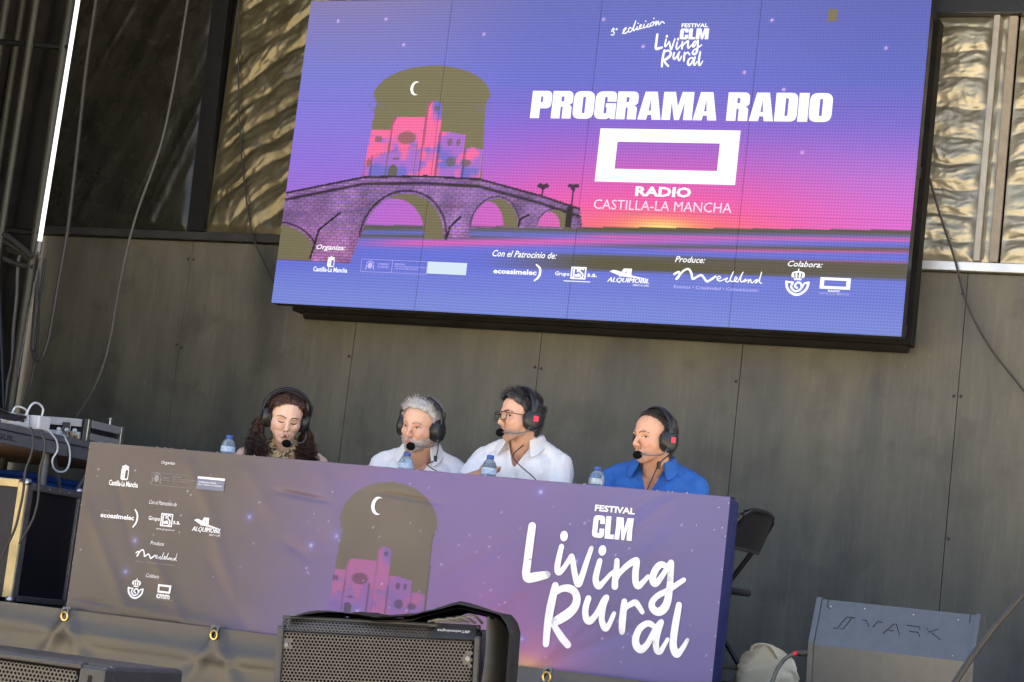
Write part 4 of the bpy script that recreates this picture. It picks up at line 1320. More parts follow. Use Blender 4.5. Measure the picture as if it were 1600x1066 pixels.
# tall flight case under the platform
fc = thing('flight_case', 'tall black flight case with pale metal edges and ball corners at the stage edge', 'flight case', (-.8, .4, 0))
MB().box((-1.25, .165, .02), (-.425, .60, .555)).build('body', material('black_laminate', (0.010, 0.010, 0.016), 0.5, vary=0.2, vscale=10, bump=0.1, bscale=300), fc)
M['trim_warm'] = material('warm_trim', (0.50, 0.40, 0.20), 0.45, metal=0.35, vary=0.15, vscale=12)
MB().box((-.462, .150, .02), (-.412, .172, .56), .003).build('edge_trim', M['trim_warm'], fc)
MB().box((-.424, .155, .02), (-.408, .20, .555), .003).build('edge_trim', M['alu_dark'], fc)
MB().box((-1.25, .150, .535), (-.462, .172, .572), .003).build('edge_trim', M['trim_warm'], fc)
MB().box((-.426, .20, .528), (-.408, .61, .562), .003).build('edge_trim', M['alu_dark'], fc)
MB().box((-.426, .20, .006), (-.408, .61, .034), .003).build('edge_trim', M['alu_dark'], fc)
MB().box((-.426, .585, .034), (-.408, .61, .528), .003).build('edge_trim', M['alu_dark'], fc)
for z in (.012, .562):
    for y in (.165, .602):
        MB().ball((-.425, y, z), (.024, .024, .022), 14, 9).build('ball_corner', M['steel'], fc, True)
for y in (.25, .33, .41, .49):
    MB().ball((-.407, y, .545), .0045, 8, 5).build('rivet', M['steel'], fc, True)

blue = MB().box((-1.5, .95, .30), (-1.02, 1.5, .64), .02)
bt = thing('blue_crate', 'blue plastic crate under the platform behind the flight case', 'crate', (-1.25, 1.2, 0))
M['blue_plastic'] = material('blue_plastic', (0.012, 0.06, 0.30), 0.4, vary=0.1, vscale=6)
blue.build('body', M['blue_plastic'], bt)
MB().box((-1.52, .93, .625), (-1.0, 1.52, .655), .01).build('rim', M['blue_plastic'], bt)
for x in (-1.46, -1.06):
    for y in (1.0, 1.44):
        MB().box((x - .03, y - .03, .001), (x + .03, y + .03, .30)).build('foot', M['blue_plastic'], bt)

M['rack_side'] = material('grey_metal_trim', (0.30, 0.30, 0.30), 0.45, metal=0.15, vary=0.1, vscale=20)
M['rack_trim'] = material('pale_metal_trim', (0.60, 0.61, 0.60), 0.4, metal=0.15, vary=0.1, vscale=20)
# silver rack case with its open lid, on the platform
rc = thing('rack_case', 'open silver edged rack case with small knobs on the platform', 'flight case', (-1.1, 1.1, .852))
MB().box((-1.40, 1.195, .858), (-.835, 1.50, .962)).build('body', M['black_plastic'], rc)
for z0, z1 in ((.863, .900), (.928, .968)):
    MB().box((-1.41, 1.183, z0), (-.872, 1.197, z1), .002).build('edge_trim', M['rack_trim'], rc)
    MB().box((-.832, 1.215, z0), (-.822, 1.51, z1), .002).build('edge_trim', M['rack_side'], rc)
for y in (1.19, 1.505):
    MB().box((-.85, y - .014, .856), (-.820, y + .014, .971), .003).build('corner_bracket', M['steel'], rc)
for x, z in ((-1.0, .885), (-.96, .885), (-.925, .885), (-1.0, .905), (-.95, .905), (-.90, .905), (-.89, .872), (-.92, .872)):
    MB().lathe([(.011, 0), (.011, .012), (.008, .016)], 10, (x, 1.183, z), Matrix.Rotation(math.radians(90), 4, 'X')).build('knob', random.choice([M['white_plastic'], M['steel'], M['gold']]), rc, True)
MB().box((-.985, 1.178, .895), (-.93, 1.184, .945), .002).build('latch', M['steel'], rc)
MB().tube([(-.84, 1.40, .963), (-.84, 1.40, 1.0)], .006, 8).ball((-.84, 1.40, 1.0), .010, 8, 6).build('antenna', M['steel'], rc, True)

# power adapters and their white leads
ad = thing('power_adapter', 'square white power adapter with a white lead lying on the platform edge', 'adapter', (-.80, .55, .852))
MB().box((-.835, 0.680, .854), (-.775, 0.780, .925), .008).build('body', M['white_plastic'], ad)
w_ = [(-.80, 0.730, .925), (-.80, 0.730, .965), (-.80, 0.680, .985), (-.80, 0.630, .97), (-.81, 0.600, .90), (-.83, 0.580, .86)]
MB().tube(smooth_path(w_), .0055, 7).build('lead', M['white_plastic'], ad, True)
w_ = [(-.772, 0.765, .86), (-.757, 0.820, .82), (-.755, 0.840, .77), (-.755, 0.810, .72), (-.755, 0.830, .68), (-.755, 0.880, .665), (-.755, 0.940, .68), (-.755, 0.960, .73), (-.757, 0.940, .80), (-.775, 0.900, .856)]
MB().tube(smooth_path(w_), .005, 7).build('lead', M['white_plastic'], ad, True)
ad2 = thing('power_strip', 'low white socket strip with plugs left of the square adapter', 'power strip', (-.84, 0.580, .852))
MB().box((-.86, 0.480, .854), (-.80, 0.640, .885), .006).build('body', M['white_plastic'], ad2)
MB().box((-.85, 0.510, .886), (-.82, 0.550, .915), .006).build('plug', M['white_plastic'], ad2)
w_ = [(-.835, 0.530, .91), (-.835, 0.550, .945), (-.83, 0.600, .95), (-.825, 0.640, .93), (-.82, 0.655, .86)]
MB().tube(smooth_path(w_), .005, 7).build('lead', M['white_plastic'], ad2, True)

for k, who in (('k1', 'thin black cable dangling over the platform edge to the flight case'), ('k2', 'black cable hanging beside the ball corner of the flight case')):
    pts = [(x, y, z) for x, y, z in CABLE_PATHS[k]]
    cable(pts, .006, M['cable'], label=who, group='cables hanging at the left')
bund = thing('cable_bundle', 'tangle of black cables lying on the platform edge at far left', 'cable', (-.80, .3, .855))
for k in range(5):
    r_ = random.Random(k)
    pts = [(-.82 + .03 * r_.random(), .10 + .12 * i + .02 * r_.random(), .868 + .012 * k * .6 + .02 * r_.random()) for i in range(5)]
    pts[0] = (-.82, .12, .866)
    MB().tube(smooth_path(pts), .009, 7).build('strand', M['cable'], bund, True)

# ------------------------------------------------------------------ scaffold tower, bright line and hanging cables at the left
M['pole'] = material('galvanised_pole', (0.05, 0.05, 0.038), 0.42, metal=0.3, vary=0.25, vscale=7, stretch=(1, 1, .2))
tw = thing('scaffold_tower', 'tall dark tubular tower standing in the left corner', 'tower', (-1.75, 1.6, 0))
for x, y, r in ((-1.60, 1.55, .026), (-1.80, 1.5, .022), (-2.02, 1.52, .024), (-2.2, 1.9, .022)):
    MB().tube([(x, y, .0), (x, y, 4.4)], r, 12).build('upright', M['pole'], tw, True)
for z in (2.02, 3.1, 4.2):
    MB().tube([(-1.56, 1.55, z), (-2.06, 1.5, z + .02)], .018, 9).build('brace', M['black_metal'], tw, True)
MB().tube([(-1.62, 1.56, .9), (-1.9, 1.6, 2.0)], .016, 9).build('brace', M['black_metal'], tw, True)
tube = thing('bright_line', 'bright white upright line at the top left, built as a glowing tube', 'lamp', (-1.53, 1.5, 1.93))
MB().tube([(-1.532, 1.5, 1.965), (-1.508, 1.5, 3.9)], .0125, 10).build('tube', material('lit_tube', (0.8, 0.8, 0.8), 0.4, emit=((0.93, 1.0, 0.96), 1.5 * KE)), tube, True)  # the bright white line, drawn as a glowing tube
MB().tube([(-1.533, 1.5, 1.89), (-1.532, 1.5, 1.965)], .018, 10).build('socket', M['alu_dark'], tube, True)
MB().tube([(-1.52, 1.48, 1.90), (-1.49, 1.47, 1.86), (-1.50, 1.47, 1.72), (-1.52, 1.48, 1.55), (-1.53, 1.48, 1.2)], .005, 7).build('lead', M['cable_grey'], tube, True)

for k, r, mt_, who in (('a', .011, 'cable', 'thick black cable dropping into a loop beside the bright white line'),
                       ('b', .0075, 'cable_grey', 'long grey cable slanting down across the left wall to the rack case'),
                       ('c', .005, 'cable', 'thin cable hanging left of the screen over the tarpaulin'),
                       ('d', .006, 'cable', 'thin cable running down the wall right of the screen'),
                       ('e', .013, 'cable', 'thick dark cable rising at the bottom right corner'),
                       ('f', .010, 'cable_grey', 'grey cable hooked over the brace at far left'),
                       ('g', .012, 'cable', 'black cable bent down behind the grey one at far left'),
                       ('h', .016, 'cable', 'uppermost thick black cable swagged at the left edge'),
                       ('h2', .016, 'cable', 'second thick black cable swagged at the left edge'),
                       ('h3', .016, 'cable', 'lowest thick black cable swagged at the left edge'),
                       ('i', .008, 'cable', 'slim black cable below the bright white line')):
    cable(CABLE_PATHS[k], r, M[mt_], label=who, group='cables hanging around the stage')

# ------------------------------------------------------------------ loudspeakers
def hex_grille(name, mt, parent, x0, x1, z0, z1, pitch, hole, fn, skip=None):
    """perforated sheet: every hole is open, with a rim of six quads"""
    vs_, fs_ = [], []
    dz = pitch * math.sqrt(3) / 2
    R = pitch / math.sqrt(3)
    nz = int((z1 - z0) / dz)
    nx = int((x1 - x0) / pitch)
    for j in range(nz):
        for i in range(nx):
            cx = x0 + pitch * (i + .5 + .5 * (j % 2))
            cz = z0 + dz * (j + .5)
            if cx > x1 - pitch * .4:
                continue
            o = len(vs_)
            solid = skip and skip(cx, cz)
            for k in range(6):
                a = math.radians(60 * k + 30)
                vs_.append(fn(cx + R * math.cos(a), cz + R * math.sin(a), 0))
            if solid:
                fs_.append(tuple(o + k for k in range(6)))
                continue
            for k in range(6):
                a = math.radians(60 * k + 30)
                vs_.append(fn(cx + hole * math.cos(a), cz + hole * math.sin(a), 0))
            for k in range(6):
                vs_.append(fn(cx + hole * .98 * math.cos(math.radians(60 * k + 30)), cz + hole * .98 * math.sin(math.radians(60 * k + 30)), .004))
            for k in range(6):
                k2 = (k + 1) % 6
                fs_.append((o + k, o + k2, o + 6 + k2, o + 6 + k))
                fs_.append((o + 6 + k, o + 6 + k2, o + 12 + k2, o + 12 + k))
    mb = MB()
    mb.v, mb.f = vs_, fs_
    return mb.build(name, mt, parent)


M['grille'] = material('speaker_grille_paint', (0.060, 0.056, 0.052), 0.40, spec=0.6, metal=0.2, vary=0.15, vscale=20)
M['cab'] = material('speaker_cabinet_paint', (0.022, 0.024, 0.029), 0.42, spec=0.55, vary=0.2, vscale=30, bump=0.2, bscale=420)
M['inner'] = material('speaker_inside', (0.004, 0.004, 0.004), 0.9)
M['badge'] = material('badge_print', (0.55, 0.57, 0.6), 0.4)

sp = thing('loudspeaker', 'black loudspeaker with hexagonal grille under a cloth cover, front centre', 'loudspeaker', (2.72, -2.35, GZ))
tilt = Matrix.Translation((2.72, -2.4, .12)) @ Matrix.Rotation(math.radians(19), 4, 'Z') @ Matrix.Rotation(math.radians(-3.6), 4, 'Y') @ Matrix.Translation((-2.72, 2.4, -.12))
T = lambda x, y, z: tilt @ Vector((x, y, z))
x0, x1, zt, zb = 2.432, 3.008, .134, -.30
MB().box((x0 - .012, -2.36, zb), (x1 + .012, -1.98, zt - .012), .012, tilt).build('cabinet', M['cab'], sp)
MB().box((x0 + .004, -2.385, zb + .01), (x1 - .004, -2.362, zt - .05), 0, tilt).build('baffle', M['inner'], sp)
skipf = lambda x, z: (x > x1 - .045 and zt - .12 < z < zt - .075 and x - (x1 - .045) > abs(z - (zt - .098))) or (x < x0 + .03 and zt - .10 < z < zt - .065)
hex_grille('grille', M['grille'], sp, x0, x1 - .005, zb + .02, zt - .043, .0108, .0043, lambda x, z, d: T(x, -2.40 + d, z), skipf)
hex_grille('grille', M['grille'], sp, x0 + .006, x1 - .14, 0, .046, .0108, .0041, lambda x, z, d: T(x, -2.40 + d + z * .55, zt - .043 + z * .84))
MB().add([T(x1 - .142, -2.399, zt - .043), T(x1 - .004, -2.399, zt - .043), T(x1 - .004, -2.374, zt - .004), T(x1 - .118, -2.374, zt - .004)], [(0, 1, 2, 3)]).build('badge_plate', M['cab'], sp)
o_ = Print().text('dBTechnologies', .022, .118, .011, .021, .01).build('lettering', M['badge'], sp, lambda x, y: T(x1 - x, -2.4008 + (.036 - y) * .62, zt - .039 + (.036 - y) * .97))
for sx_ in (-1, 1):
    xs = x0 - .004 if sx_ < 0 else x1 + .004
    MB().box((xs - .010, -2.412, zb), (xs + .010, -2.36, zt - .03), .006, tilt).build('edge_bumper', M['cab'], sp)
MB().box((x0 - .008, -2.372, zt - .013), (x1 + .008, -2.355, zt + .001), .005, tilt).build('edge_bumper', M['cab'], sp)
for cx, cz in ((x0 + .014, zt - .085), (x1 - .022, zt - .098)):
    MB().lathe([(.008, 0), (.008, .003), (.004, .004)], 12, T(cx, -2.4008, cz), Matrix.Rotation(math.radians(90), 4, 'X')).build('screw', M['alu_dark'], sp)

# cloth cover thrown over the loudspeaker, gaping at the right
cv = thing('speaker_cover', 'black padded cloth cover draped over the centre loudspeaker', 'cover', (2.8, -2.2, GZ))
nu, nv = 70, 26
U, V = np.meshgrid(np.linspace(0, 1, nu), np.linspace(0, 1, nv), indexing='ij')
prof = np.interp(U, [0, .08, .25, .45, .62, .74, .80, .86, .93, .97, 1.0], [.112, .128, .143, .142, .158, .186, .208, .200, .188, .15, -.30])
xs = np.interp(U, [0, .08, .25, .45, .62, .74, .80, .86, .93, .97, 1.0], [2.42, 2.47, 2.57, 2.70, 2.82, 2.91, 2.97, 3.04, 3.11, 3.145, 3.165])
zz_ = prof + .010 * np.sin(V * 5 + U * 9) * sstep(0, .15, V) - .02 * V * sstep(.2, .0, U) + .006 * (fbm(U * 20, V * 6) - .5)
P = np.stack([xs + .012 * V, -2.40 + .02 * np.sin(U * 7) + V * .44 - .02 * sstep(.6, .9, U), zz_], -1)
def turned(P):
    W_ = np.array(Matrix.Translation((2.72, -2.4, 0)) @ Matrix.Rotation(math.radians(19), 4, 'Z') @ Matrix.Diagonal((.90, 1, 1, 1)) @ Matrix.Translation((-2.72, 2.4, 0)))
    return P @ W_[:3, :3].T + W_[:3, 3]


P = turned(P)
link('top_cloth', grid_mesh('top_cloth', P, flip=False), M['black_cloth'], cv, smooth='all')
P2 = P.copy()
P2[..., 2] -= .012
link('lining', grid_mesh('lining', P2, flip=True), M['black_cloth'], cv, smooth='all')
M['cover_grey'] = material('dusty_black_padding', (0.050, 0.050, 0.048), 0.75, color2=(0.085, 0.083, 0.078), vscale=5, stretch=(1, 1, 2), bump=0.3, bscale=60, bdist=.004)
U, V = np.meshgrid(np.linspace(0, 1, 24), np.linspace(0, 1, 40), indexing='ij')
P = np.stack([3.068 + .075 * U + .010 * np.sin(V * 6), -2.44 + .035 * np.sin(U * 3.1) * (1 - V) + .20 * U, .178 - .03 * U ** 2 - V * (.50 - .02 * U) + .004 * np.sin(U * 25)], -1)
link('side_cloth', grid_mesh('side_cloth', turned(P), flip=True), M['cover_grey'], cv, smooth='all')
hd = MB()
for k in range(4):
    hd.tube(smooth_path([T(2.86 + .02 * k, -2.37, zt + .004), T(2.90 + .03 * k, -2.40, zt + .012 + .005 * k), T(2.96 + .02 * k, -2.37, zt + .006)]), .004, 6)
o_ = hd.build('cable_coil', M['cable_grey'], sp, True)
tag(o_, kind='stuff')
sub = thing('subwoofer', 'large black subwoofer box on the ground under the centre loudspeaker', 'subwoofer', (2.72, -2.2, GZ))
MB().box((2.33, -2.42, GZ + .03), (3.12, -1.9, -.345), .01).build('cabinet', M['cab'], sub)
for x in (2.4, 3.05):
    for y in (-2.36, -1.96):
        MB().lathe([(.03, 0), (.03, .03)], 12, (x, y, GZ)).build('foot', M['black_plastic'], sub)
MB().box((2.345, -2.40, -.345), (2.70, -1.92, -.325)).box((2.75, -2.40, -.345), (3.10, -1.92, -.29)).build('wedge', M['wood'], sub)

sp2 = thing('loudspeaker', 'black loudspeaker with perforated front cut off at the bottom left corner', 'loudspeaker', (1.4, -2.35, GZ))
x0, x1, zt, zb = 1.02, 1.815, -.104, -.62
MB().box((x0, -2.38, zb), (x1, -1.95, zt), .014).build('cabinet', M['cab'], sp2)
MB().box((x0 + .02, -2.388, zb + .02), (x1 - .10, -2.382, zt - .018)).build('baffle', M['inner'], sp2)
hex_grille('grille', M['grille'], sp2, x0 + .01, x1 - .098, zb + .01, zt - .018, .0145, .0052, lambda x, z, d: Vector((x, -2.41 + d, z)))
MB().box((x0, -2.425, zt - .020), (x1 - .085, -2.38, zt + .002), .008).build('edge_bumper', M['cab'], sp2)
MB().box((x1 - .095, -2.42, zb), (x1 + .002, -2.38, zt - .006), .010).build('edge_bumper', M['cab'], sp2)
MB().box((x1 - .058, -2.423, zt - .075), (x1 - .045, -2.419, zt - .035), .001).build('handle_slot', M['inner'], sp2)
sub2 = thing('subwoofer', 'black subwoofer box on the ground under the bottom left loudspeaker', 'subwoofer', (1.4, -2.2, GZ))
MB().box((.98, -2.42, GZ + .03), (1.86, -1.9, -.622), .01).build('cabinet', M['cab'], sub2)
for x in (1.06, 1.78):
    for y in (-2.36, -1.96):
        MB().lathe([(.03, 0), (.03, .03)], 12, (x, y, GZ)).build('foot', M['black_plastic'], sub2)

# ------------------------------------------------------------------ wedge monitor at the right
wm = thing('wedge_monitor', 'grey wedge stage monitor with engraved lettering at the bottom right', 'monitor speaker', (3.7, .4, 0))
M['wedge'] = material('grey_textured_paint', (0.052, 0.062, 0.070), 0.32, spec=0.95, vary=0.12, vscale=25, bump=0.35, bscale=300, bdist=.001)
# outline of its end plate in (y, z): low back rises to the slanted upper face
out = [(.20, .004), (.165, .225), (.235, .408), (.33, .405), (.58, .20), (.62, .004)]
wx0, wx1 = 3.385, 3.995
MB().extrude(out, lambda a, b, d: (d, a, b), wx0, wx1).build('cabinet', M['wedge'], wm)
for xa, xb in ((wx0 - .022, wx0 - .001), (wx1 + .001, wx1 + .018)):
    o2 = [(y + (-.006 if y < .3 else .006), z + (.006 if z > .1 else 0)) for y, z in out]
    MB().extrude(o2, lambda a, b, d: (d, a, b), xa, xb).build('end_plate', M['wedge'], wm)
def on_face(x, t):
    """upper slanted face: t = 0 at the fold, 1 at the top edge"""
    return Vector((x, .165 + .070 * t - .0022, .225 + .183 * t + .001))
eng = lambda l: Print().stroke(l, 1, .0012, caps=False).build('engraving', M['inner'], wm, lambda x, y: on_face(x, y / .19))
for l in ([(3.45, .075), (3.465, .075), (3.495, .125), (3.53, .125)], [(3.475, .075), (3.49, .075), (3.515, .122)], [(3.56, .12), (3.575, .12), (3.59, .095)], [(3.605, .095), (3.62, .12), (3.64, .12)],
          [(3.65, .075), (3.685, .118), (3.695, .118), (3.715, .075)], [(3.668, .09), (3.69, .09)], [(3.735, .118), (3.785, .118), (3.79, .105)], [(3.75, .095), (3.785, .095), (3.795, .075)],
          [(3.815, .118), (3.825, .10), (3.86, .118)], [(3.835, .10), (3.875, .075)]):
    eng(l)
eng([(3.41, .19), (3.41, .16), (3.425, .15)])
eng([(3.975, .19), (3.975, .155)])
for x, t in ((3.56, .88), (3.755, .86), (3.93, .85), (3.425, .85), (3.93, .08)):
    c_ = on_face(x, t)
    MB().ball(c_, (.0035, .003, .0035), 8, 5).build('screw', M['steel'], wm, True)
MB().extrude(round_poly([(.26, .20, .02), (.24, .30, .02), (.275, .345, .015), (.31, .31, .02), (.315, .20, .02)]), lambda a, b, d: (d, a, b), wx0 - .0245, wx0 - .0225).build('handle_recess', M['inner'], wm)
MB().extrude(round_poly([(.195, .20, .008), (.195, .30, .012), (.222, .345, .01), (.222, .22, .008)]), lambda a, b, d: (d, a, b), wx0 - .0245, wx0 - .0225).build('handle', M['trim_warm'], wm)
MB().extrude(round_poly([(.30, .05, .02), (.30, .17, .02), (.42, .17, .02), (.42, .05, .02)]), lambda a, b, d: (d, a, b), wx0 - .0245, wx0 - .0225).build('socket_plate', M['inner'], wm)
cb = thing('speaker_cable', 'grey speaker cable with red sleeve plugged into the wedge monitor', 'cable', (3.3, .2, 0))
MB().tube([(3.36, .19, .19), (3.325, .19, .187), (3.318, .19, .186)], .015, 12).build('plug', M['cable'], cb, True)
MB().tube([(3.318, .19, .186), (3.30, .185, .178)], .0095, 10).build('sleeve', material('red_sleeve', (0.55, 0.02, 0.03), 0.4), cb, True)
MB().tube(smooth_path([(3.30, .185, .178), (3.27, .18, .155), (3.245, .17, .11), (3.23, .16, .05), (3.22, .12, .012), (3.30, .05, .011)]), .0085, 9).build('cord', M['cable_grey'], cb, True)

# ------------------------------------------------------------------ folding chairs
def make_chair(loc, rz, label):
    t = thing('folding_chair', label, 'chair', (0, 0, 0), 'black folding chairs behind the table')
    # local frame: the sitter faces +y; back at -y
    for sx_ in (-1, 1):
        x = sx_ * .20
        MB().tube(smooth_path([(x, .20, .012), (x, .02, .30), (x * .99, -.12, .50), (x * .97, -.24, .68), (x * .90, -.275, .735)], 5), .0115, 10).build('leg', M['black_metal'], t, True)
        MB().tube([(x * .88, -.26, .012), (x * .88, .05, .40), (x * .88, .12, .43)], .0105, 10).build('leg', M['black_metal'], t, True)
        MB().ball((x, .20, .012), (.014, .014, .012), 8, 6).build('foot_cap', M['black_plastic'], t, True)
        MB().ball((x * .88, -.26, .012), (.014, .014, .012), 8, 6).build('foot_cap', M['black_plastic'], t, True)
    MB().tube(smooth_path([(-.18, -.275, .735), (-.10, -.292, .765), (.10, -.292, .765), (.18, -.275, .735)], 5), .0115, 10).build('top_rail', M['black_metal'], t, True)
    MB().tube([(-.2, .165, .07), (.2, .165, .07)], .008, 8).build('stretcher', M['black_metal'], t, True)
    MB().tube([(-.176, -.20, .09), (.176, -.20, .09)], .008, 8).build('stretcher', M['black_metal'], t, True)
    U, V = np.meshgrid(np.linspace(-1, 1, 14), np.linspace(0, 1, 10), indexing='ij')
    for nm, off in (('backrest', 0), ):
        a = np.stack([U * .185 * (1 - .06 * V), -.225 - .065 * V - .02 * (1 - U ** 2), .59 + .17 * V], -1)
        b = a.copy()
        b[..., 1] += .012
        mb = MB()
        na = a.reshape(-1, 3)
        fs = [tuple(int(i) for i in q) for q in grid_faces(14, 10)]
        mb.add(na, fs)
        mb.add(b.reshape(-1, 3), [q[::-1] for q in fs])
        ring = [i * 10 for i in range(14)] + [130 + j for j in range(1, 10)] + [i * 10 + 9 for i in range(12, -1, -1)] + [j for j in range(8, 0, -1)]
        for k in range(len(ring)):
            p_, q_ = ring[k], ring[(k + 1) % len(ring)]
            mb.f.append((p_, q_, q_ + 140, p_ + 140))
        bo = mb.build(nm, M['chair_vinyl'], t, 'all')
        for x in (-.12, .12):
            MB().ball((x, -.252, .70), .006, 8, 5).build('rivet', M['steel'], bo, True)
    MB().box((-.19, -.21, .405), (.19, .19, .435), .012).build('seat', M['chair_vinyl'], t, True)
    t.location = loc
    t.rotation_euler = (0, 0, rz)
    return t


M['chair_vinyl'] = material('black_vinyl', (0.014, 0.014, 0.016), 0.3, spec=0.6, vary=0.2, vscale=20)
make_chair((2.665, .78, 0), math.radians(84), 'black folding chair showing at the right end of the table, under the man in blue')
for x, y, rz, who in ((.68, .95, 180 + 14, 'woman'), (1.37, .95, 180 + 8, 'grey haired man'), (1.88, .96, 180 - 4, 'man with glasses')):
    make_chair((x, y, 0), math.radians(rz), 'black folding chair hidden behind the table under the ' + who)

# ------------------------------------------------------------------ tote bag
tb = thing('tote_bag', 'cream canvas tote bag slumped on the floor behind the folding chair', 'bag', (3.0, .95, 0))
M['canvas'] = material('cream_canvas', (0.66, 0.56, 0.36), 0.85, color2=(0.78, 0.69, 0.48), vscale=8, bump=0.3, bscale=250)
nu, nv = 64, 34
U, V = np.meshgrid(np.linspace(0, 2 * math.pi, nu), np.linspace(0, 1, nv), indexing='ij')
rx = .135 * (1 - .25 * V ** 2) + .012 * np.sin(3 * U + 4 * V)
ry = .075 * (1 - .75 * V ** 1.5) + .012 * np.sin(4 * U - 3 * V)
wr = 1 + .34 * (ridged(U * 1.3 + 2, V * 3 + .8 * np.sin(U * 2), 4) - .5) * sstep(0, .25, V)
P = np.stack([2.985 + rx * np.cos(U) * wr + .03 * V, .92 + ry * np.sin(U) * wr, .004 + .165 * V + .018 * np.cos(U + 2.2) * V - .02 * (np.cos(2 * U) * V)], -1)
P[-1] = P[0]
link('body', grid_mesh('body', P), M['canvas'], tb, smooth='all')
cx_, cy_ = float(P[:, -1, 0].mean()), float(P[:, -1, 1].mean())
MB().add([tuple(q) for q in P[:-1, -3, :]], [tuple(range(nu - 1))]).build('inside', M['canvas'], tb)
for dy in (-.025, .025):
    hp = smooth_path([(2.93, .92 + dy, .15), (2.935, .92 + dy, .19), (2.975, .92 + dy, .205), (3.02, .92 + dy, .195), (3.05, .92 + dy, .155)])
    MB().tube(hp, .007, 7).build('handle', M['canvas'], tb, True)

# ------------------------------------------------------------------ water bottles
M['bottle'] = material('pale_blue_bottle', (0.55, 0.74, 0.90), 0.12, transmission=0.75, ior=1.2, spec=0.5)
M['water'] = material('clear_water', (0.75, 0.88, 0.97), 0.05, transmission=0.9, ior=1.2)
M['cap_blue'] = material('blue_cap', (0.03, 0.09, 0.36), 0.4)
M['bottle_label'] = material('pale_label', (0.66, 0.78, 0.88), 0.45, color2=(0.25, 0.38, 0.60), vscale=60, stretch=(1, 1, 3))
def bottle(x, y, ztop, label, foil=False):
    z0 = .7590
    t = thing('water_bottle', label, 'bottle', (x, y, z0), 'water bottles on the table')
    s = ztop - z0
    prof = [(.020, 0), (.030, .003), (.0318, .010), (.0318, .25 * s), (.0300, .28 * s), (.0318, .31 * s), (.0318, .52 * s), (.0305, .62 * s), (.024, .74 * s), (.0155, .82 * s), (.0125, .86 * s), (.0125, .90 * s)]
    MB().lathe(prof, 24, (x, y, z0)).build('body', M['bottle'], t, True)
    MB().lathe([(.0330, .26 * s), (.0330, .50 * s)], 24, (x, y, z0)).build('label_wrap', M['bottle_label'] if not foil else material('silver_label', (0.6, 0.66, 0.70), 0.3, metal=0.4, color2=(0.25, 0.3, 0.36), vscale=70), t, True)
    cm = MB().lathe([(.0150, .855 * s), (.0158, .87 * s), (.0158, .985 * s), (.0145, s)], 20, (x, y, z0))
    cm.build('cap', M['cap_blue'], t, True)
    MB().lathe([(.0165, .835 * s), (.0165, .852 * s)], 20, (x, y, z0)).build('neck_ring', M['cap_blue'], t, True)
bottle(.604, .20, .863, 'small blue capped water bottle in front of the curly haired woman')
bottle(1.490, .22, .853, 'small blue capped water bottle in front of the grey haired man')
bottle(1.885, .22, .872, 'small blue capped water bottle in front of the man with glasses')
bottle(2.380, .22, .860, 'small silver labelled water bottle in front of the man in blue', True)

# ------------------------------------------------------------------ people
def capsule(mb, a, ra, b, rb, n=16, m=6):
    """tapered capsule with closed round ends"""
    a, b = Vector(a), Vector(b)
    d = b - a
    L = d.length
    if L < 1e-6:
        return mb.ball(a, ra, n, m * 2)
    d.normalize()
    u = d.orthogonal().normalized()
    w = d.cross(u)
    base = len(mb.v)
    rings = []
    for k in range(m + 1):
        t = math.pi / 2 * (1 - k / m)
        rings.append((a - d * (ra * math.sin(t)), max(ra * math.cos(t), 1e-4)))
    for k in range(m + 1):
        t = math.pi / 2 * (k / m)
        rings.append((b + d * (rb * math.sin(t)), max(rb * math.cos(t), 1e-4)))
    for c, r in rings:
        for j in range(n):
            an = 2 * math.pi * j / n
            mb.v.append(tuple(c + (u * math.cos(an) + w * math.sin(an)) * r))
    for i in range(len(rings) - 1):
        for j in range(n):
            q = base + i * n
            mb.f.append((q + j, q + (j + 1) % n, q + n + (j + 1) % n, q + n + j))
    mb.f.append(tuple(base + j for j in range(n - 1, -1, -1)))
    mb.f.append(tuple(base + (len(rings) - 1) * n + j for j in range(n)))
    return mb


def melt(mb, voxel, smooth_it=4, fac=0.5):
    """fuse overlapping closed shapes into one continuous surface"""
    me = bpy.data.meshes.new('melt')
    me.from_pydata(mb.v, [], mb.f)
    ob = bpy.data.objects.new('melt', me)
    COL.objects.link(ob)
    r = ob.modifiers.new('r', 'REMESH')
    r.mode = 'VOXEL'
    r.voxel_size = voxel
    s = ob.modifiers.new('s', 'SMOOTH')
    s.factor = fac
    s.iterations = smooth_it
    dg = bpy.context.evaluated_depsgraph_get()
    out = bpy.data.meshes.new_from_object(ob.evaluated_get(dg))
    bpy.data.objects.remove(ob)
    bpy.data.meshes.remove(me)
    return out


def coords(me):
    c = np.empty(len(me.vertices) * 3)
    me.vertices.foreach_get('co', c)
    return c.reshape(-1, 3)


def normals(me):
    c = np.empty(len(me.vertices) * 3)
    me.vertices.foreach_get('normal', c)
    return c.reshape(-1, 3)


def to_local(mat, P):
    m_ = np.array(mat.inverted())
    return P @ m_[:3, :3].T + m_[:3, 3]


def n3(P, s, seed=0.0):
    return np.array([mnoise.noise(Vector((p[0] * s + seed, p[1] * s, p[2] * s))) for p in P])


def gauss(L, c, r):
    r = np.array(r if isinstance(r, (list, tuple)) else (r, r, r))
    return np.exp(-(((L - np.array(c)) / r) ** 2).sum(1))


